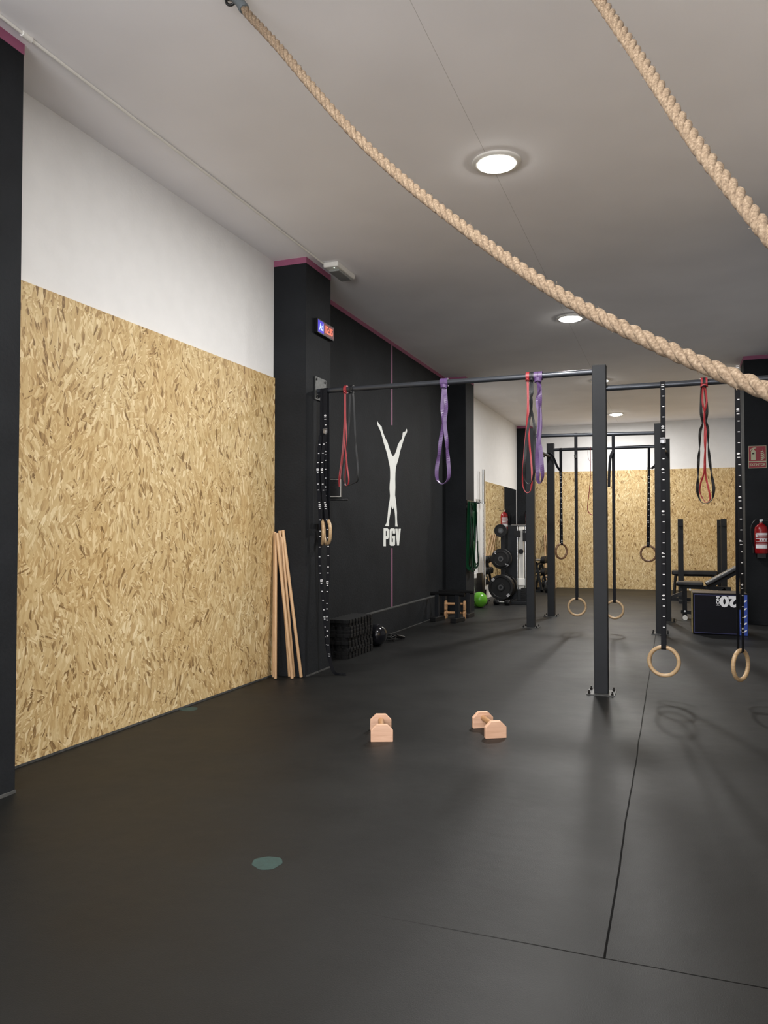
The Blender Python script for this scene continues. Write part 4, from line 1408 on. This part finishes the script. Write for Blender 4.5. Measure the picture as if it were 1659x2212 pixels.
# ================================================================== FIRE EXTINGUISHERS AND SIGN
def extinguisher(loc, rz, label):
    t = thing('fire_extinguisher', label, 'fire extinguisher', loc, rz)
    r_ = 0.078
    b = BM(); lathe(b, [(r_ * 0.9, 0.0), (r_, 0.012), (r_, 0.30), (r_ * 0.92, 0.335), (r_ * 0.6, 0.365), (r_ * 0.28, 0.38), (r_ * 0.26, 0.395)], seg=32)
    body = link_bm('cylinder', b, mFireRed, t, smooth=True)
    b = BM()
    n = 16
    for (z0, z1, a0, a1) in ((0.255, 0.262, -50, 60), (0.205, 0.245, -60, -38), (0.236, 0.245, -36, 60), (0.222, 0.230, -30, 50), (0.205, 0.213, -36, 55), (0.185, 0.194, -60, 60), (0.165, 0.180, -20, -5), (0.165, 0.180, 0, 20), (0.165, 0.180, 26, 50),
                             (0.150, 0.158, -60, 60), (0.128, 0.134, -55, 50)):
        rows = []
        for k in range(n + 1):
            a = R(a0 + (a1 - a0) * k / n) - PI / 2
            rows.append([bm_v for bm_v in (b.verts.new((math.cos(a) * (r_ + 0.0008), math.sin(a) * (r_ + 0.0008), z0)), b.verts.new((math.cos(a) * (r_ + 0.0008), math.sin(a) * (r_ + 0.0008), z1)))])
        for p, q in zip(rows[:-1], rows[1:]):
            b.faces.new((p[0], q[0], q[1], p[1]))
    link_bm('label_print', b, mWhitePrint, body)
    b = BM()
    rows = []
    for k in range(n + 1):
        a = R(-60 + 115 * k / n) - PI / 2
        rows.append((b.verts.new((math.cos(a) * (r_ + 0.0008), math.sin(a) * (r_ + 0.0008), 0.065)), b.verts.new((math.cos(a) * (r_ + 0.0008), math.sin(a) * (r_ + 0.0008), 0.115))))
    for p, q in zip(rows[:-1], rows[1:]):
        b.faces.new((p[0], q[0], q[1], p[1]))
    link_bm('white_label', b, mWhitePrint, body)
    b = BM(); cyl(b, (0, 0, 0.39), (0, 0, 0.425), 0.018); box(b, -0.02, 0.02, -0.03, 0.02, 0.415, 0.435); link_bm('valve', b, mChrome, t, smooth=True)
    b = BM(); bar(b, (0, -0.01, 0.435), (0.14, -0.01, 0.455), 0.016, 0.006); bar(b, (0, -0.01, 0.42), (0.12, -0.01, 0.415), 0.014, 0.006); link_bm('squeeze_handle', b, mBlackPl, t)
    b = BM(); tube(b, spline([V((-0.015, -0.01, 0.425)), V((-0.07, -0.02, 0.42)), V((-0.115, -0.02, 0.34)), V((-0.115, -0.01, 0.2)), V((-0.095, 0.0, 0.08))], 8), 0.009, 8)
    cyl(b, (-0.095, 0, 0.085), (-0.092, 0, 0.0), 0.012, 0.016)
    link_bm('hose', b, mBlackRub, t, smooth=True)
    b = BM(); box(b, -0.05, 0.05, -0.03, 0.082, -0.06, -0.0); box(b, -0.03, 0.03, 0.074, 0.085, -0.05, 0.36); link_bm('wall_bracket', b, mBlackPl, t)
    return t


extinguisher((1.075, 10.975, 0.925), 0, 'red fire extinguisher hung on the right black pillar below its sign')
extinguisher((-2.865, 16.61, 1.25), R(-30), 'red fire extinguisher on the back corner pillar, seen in the mirror')

t = thing('extinguisher_sign', 'red sign reading EXTINTOR with a fire extinguisher symbol on the black pillar', 'sign', (1.05, 11.06, 2.028))
FY = -0.004
b = BM(); box(b, -0.106, 0.106, FY, 0, 0.0, 0.290); link_bm('backing', b, mCream, t)
b = BM(); box(b, -0.101, 0.101, FY - 0.001, FY + 0.002, 0.092, 0.285); box(b, -0.101, 0.101, FY - 0.001, FY + 0.002, 0.008, 0.080); link_bm('red_field', b, mSignRed, t)
b = BM()
fs = lambda a, c: V((a, FY - 0.0012, c))
prism(b, [(-0.075, 0.105), (-0.020, 0.105), (-0.020, 0.215), (-0.028, 0.232), (-0.038, 0.238), (-0.038, 0.252), (-0.012, 0.262), (-0.012, 0.268), (-0.040, 0.270), (-0.075, 0.255), (-0.085, 0.225), (-0.079, 0.222), (-0.068, 0.246), (-0.056, 0.252), (-0.056, 0.238), (-0.066, 0.232), (-0.075, 0.215)], fs, (0, -0.0012, 0))
for k, (zz, w_) in enumerate(((0.105, 0.05), (0.128, 0.05), (0.152, 0.046), (0.178, 0.04), (0.205, 0.03))):
    prism(b, [(0.036, zz + 0.010), (0.048, zz), (0.066, zz + 0.006), (0.036 + w_, zz + 0.024), (0.030 + w_, zz + 0.036), (0.064, zz + 0.018), (0.050, zz + 0.014)], fs, (0, -0.0012, 0))
text(b, 'EXTINTOR', 0.043, basis((0, FY - 0.0015, 0.044), (1, 0, 0), (0, 0, 1)), bold=0.0012, sx=0.88)
link_bm('symbols', b, mCream, t)
b = BM(); box(b, -0.060, -0.036, FY - 0.004, FY - 0.002, 0.182, 0.200); link_bm('dark_detail', b, mBlackPl, t)

# ================================================================== JUMP BOX
BXW, BXD, BXH = 0.592, 0.44, 0.482
t = thing('jump_box', 'black and blue padded jump box marked 20 INCH upside down', 'jump box', (0.222, 9.80, 0), R(0.6))
b = BM(); box(b, 0, BXW, 0, BXD, 0.0, BXH); link_bm('body', b, mBoxBlack, t, bevel=0.01)
b = BM(); box(b, 0.004, BXW - 0.004, 0.004, BXD - 0.004, BXH, BXH + 0.004); link_bm('top_sheen', b, mBoxSheen, t, bevel=0.002)  # thin sheet carrying the painted sheen of the box top
b = BM(); box(b, -0.004, 0.0005, 0.012, BXD - 0.012, 0.012, BXH - 0.006); link_bm('side_panel', b, mPly, t)
b = BM()
for (x0, x1, z0, z1) in ((0.016, 0.021, 0.016, BXH - 0.018), (0.016, 0.496, 0.016, 0.021), (0.016, 0.496, BXH - 0.022, BXH - 0.017), (0.491, 0.496, 0.016, BXH - 0.018)):
    box(b, x0, x1, -0.003, 0.002, z0, z1)
link_bm('piping', b, mNavy, t)
b = BM(); box(b, 0.502, 0.534, -0.002, 0.002, 0.004, 0.300); box(b, 0.542, BXW - 0.006, -0.002, 0.002, 0.004, BXH - 0.01); link_bm('blue_panel', b, mBlue, t)
b = BM()
qt = lambda x, z, s_: [(x - s_, z - s_ * 0.9), (x - s_ * 0.9, z + s_ * 0.1), (x - s_ * 0.2, z + s_ * 0.8), (x + s_, z + s_ * 0.9), (x + s_ * 0.3, z - s_ * 0.2)]
for zz in (0.055, 0.140, 0.222, 0.308, 0.398):
    prism(b, qt(0.566, zz, 0.016), lambda a, c: V((a, -0.0025, c)), (0, -0.001, 0))
for zz in (0.055, 0.140):
    prism(b, [(1.036 - a, c) for a, c in qt(0.518, zz, 0.010)], lambda a, c: V((a, -0.0025, c)), (0, -0.001, 0))
link_bm('white_shards', b, mWhitePrint, t)
b = BM()
text(b, '20', 0.166, basis((0.390, -0.0012, 0.397), (-1, 0, 0), (0, 0, -1)), bold=0.008, sx=1.12)
text(b, 'INCH', 0.050, basis((0.272, -0.0012, 0.397), (0, 0, -1), (1, 0, 0)), bold=0.0018, sx=0.92)
link_bm('lettering', b, mWhitePrint, t)

# ================================================================== ADJUSTABLE BENCH
t = thing('incline_bench', 'black adjustable incline bench behind the jump box, backrest raised', 'weight bench', (0.45, 11.55, 0))
b = BM(); box(b, -0.40, -0.05, -0.15, 0.15, 0.455, 0.51); link_bm('seat', b, mPad, t, bevel=0.018, seg=3)
b = BM(); bar(b, (-0.02, 0, 0.475), (0.60, 0, 0.845), 0.29, 0.055); link_bm('backrest', b, mPad, t, bevel=0.018, seg=3)
b = BM(); bar(b, (-0.35, 0, 0.44), (0.30, 0, 0.42), 0.05); bar(b, (0.02, 0, 0.43), (0.50, 0, 0.72), 0.04); link_bm('spine', b, mSteel, t)
b = BM(); bar(b, (-0.29, 0, 0.44), (-0.29, 0, 0.03), 0.06); bar(b, (0.20, 0, 0.42), (0.42, 0, 0.03), 0.05); link_bm('leg', b, mSteel, t)
b = BM(); bar(b, (-0.34, 0, 0.09), (0.45, 0, 0.05), 0.05); bar(b, (-0.29, -0.24, 0.025), (-0.29, 0.24, 0.025), 0.06, 0.05); bar(b, (0.42, -0.26, 0.025), (0.42, 0.26, 0.025), 0.06, 0.05); link_bm('base_frame', b, mSteel, t)
b = BM(); cyl(b, (-0.29, -0.27, 0.03), (-0.29, -0.24, 0.03), 0.032); cyl(b, (-0.29, 0.24, 0.03), (-0.29, 0.27, 0.03), 0.032); link_bm('end_foot', b, mWhitePl, t, smooth=True)
b = BM(); bar(b, (0.40, 0, 0.70), (0.58, 0, 0.42), 0.03); bar(b, (0.58, 0, 0.42), (0.42, 0, 0.10), 0.03); link_bm('support_strut', b, mSteel, t)
b = BM(); bar(b, (-0.29, 0, 0.36), (-0.50, 0, 0.27), 0.05); cyl(b, (-0.52, -0.16, 0.25), (-0.52, 0.16, 0.25), 0.045); link_bm('leg_roller', b, mPad, t, smooth=True)
b = BM(); cyl(b, (-0.22, -0.035, 0.40), (-0.22, 0.035, 0.40), 0.014); cyl(b, (-0.29, -0.04, 0.10), (-0.29, 0.04, 0.10), 0.013); link_bm('pivot_bolt', b, mChrome, t, smooth=True)

# squat stands and flat bench further back
def squat(x, y, label, sgn):
    t = thing('squat_stand', label, 'squat stand', (x, y, 0), 0, 'black squat stands near the back wall')
    b = BM(); box(b, -0.045, 0.045, -0.035, 0.035, 0.05, 1.42); link_bm('upright', b, mSteel, t, bevel=0.003)
    b = BM(); box(b, -0.04, 0.04, -0.30, 0.30, 0, 0.05); box(b, -0.25, 0.25, 0.25, 0.30, 0, 0.05); link_bm('base', b, mSteel, t, bevel=0.003)
    b = BM(); box(b, -0.03, 0.03, -0.085, -0.035, 1.30, 1.315); box(b, -0.03, 0.03, -0.09, -0.08, 1.30, 1.35); link_bm('bar_cup', b, mSteel, t)
    return t


squat(0.140, 14.2, 'black squat stand left of the incline bench, single upright', 1)
squat(0.822, 14.2, 'black squat stand with the wider upright, right of the pair', 1)
squat(0.800, 14.95, 'black squat stand upright just behind the right-hand one', 1)
t = thing('flat_bench', 'long black flat bench behind the squat stands', 'weight bench', (0.37, 14.87, 0))
b = BM(); box(b, -0.38, 0.38, -0.14, 0.14, 0.43, 0.51); link_bm('pad', b, mPad, t, bevel=0.02, seg=3)
for s_ in (-1, 1):
    b = BM(); bar(b, (s_ * 0.31, -0.12, 0.43), (s_ * 0.35, -0.17, 0.0), 0.035); bar(b, (s_ * 0.31, 0.12, 0.43), (s_ * 0.35, 0.17, 0.0), 0.035); link_bm('leg', b, mSteel, t)
b = BM(); bar(b, (-0.31, 0, 0.42), (0.31, 0, 0.42), 0.05, 0.03); link_bm('spine', b, mSteel, t)
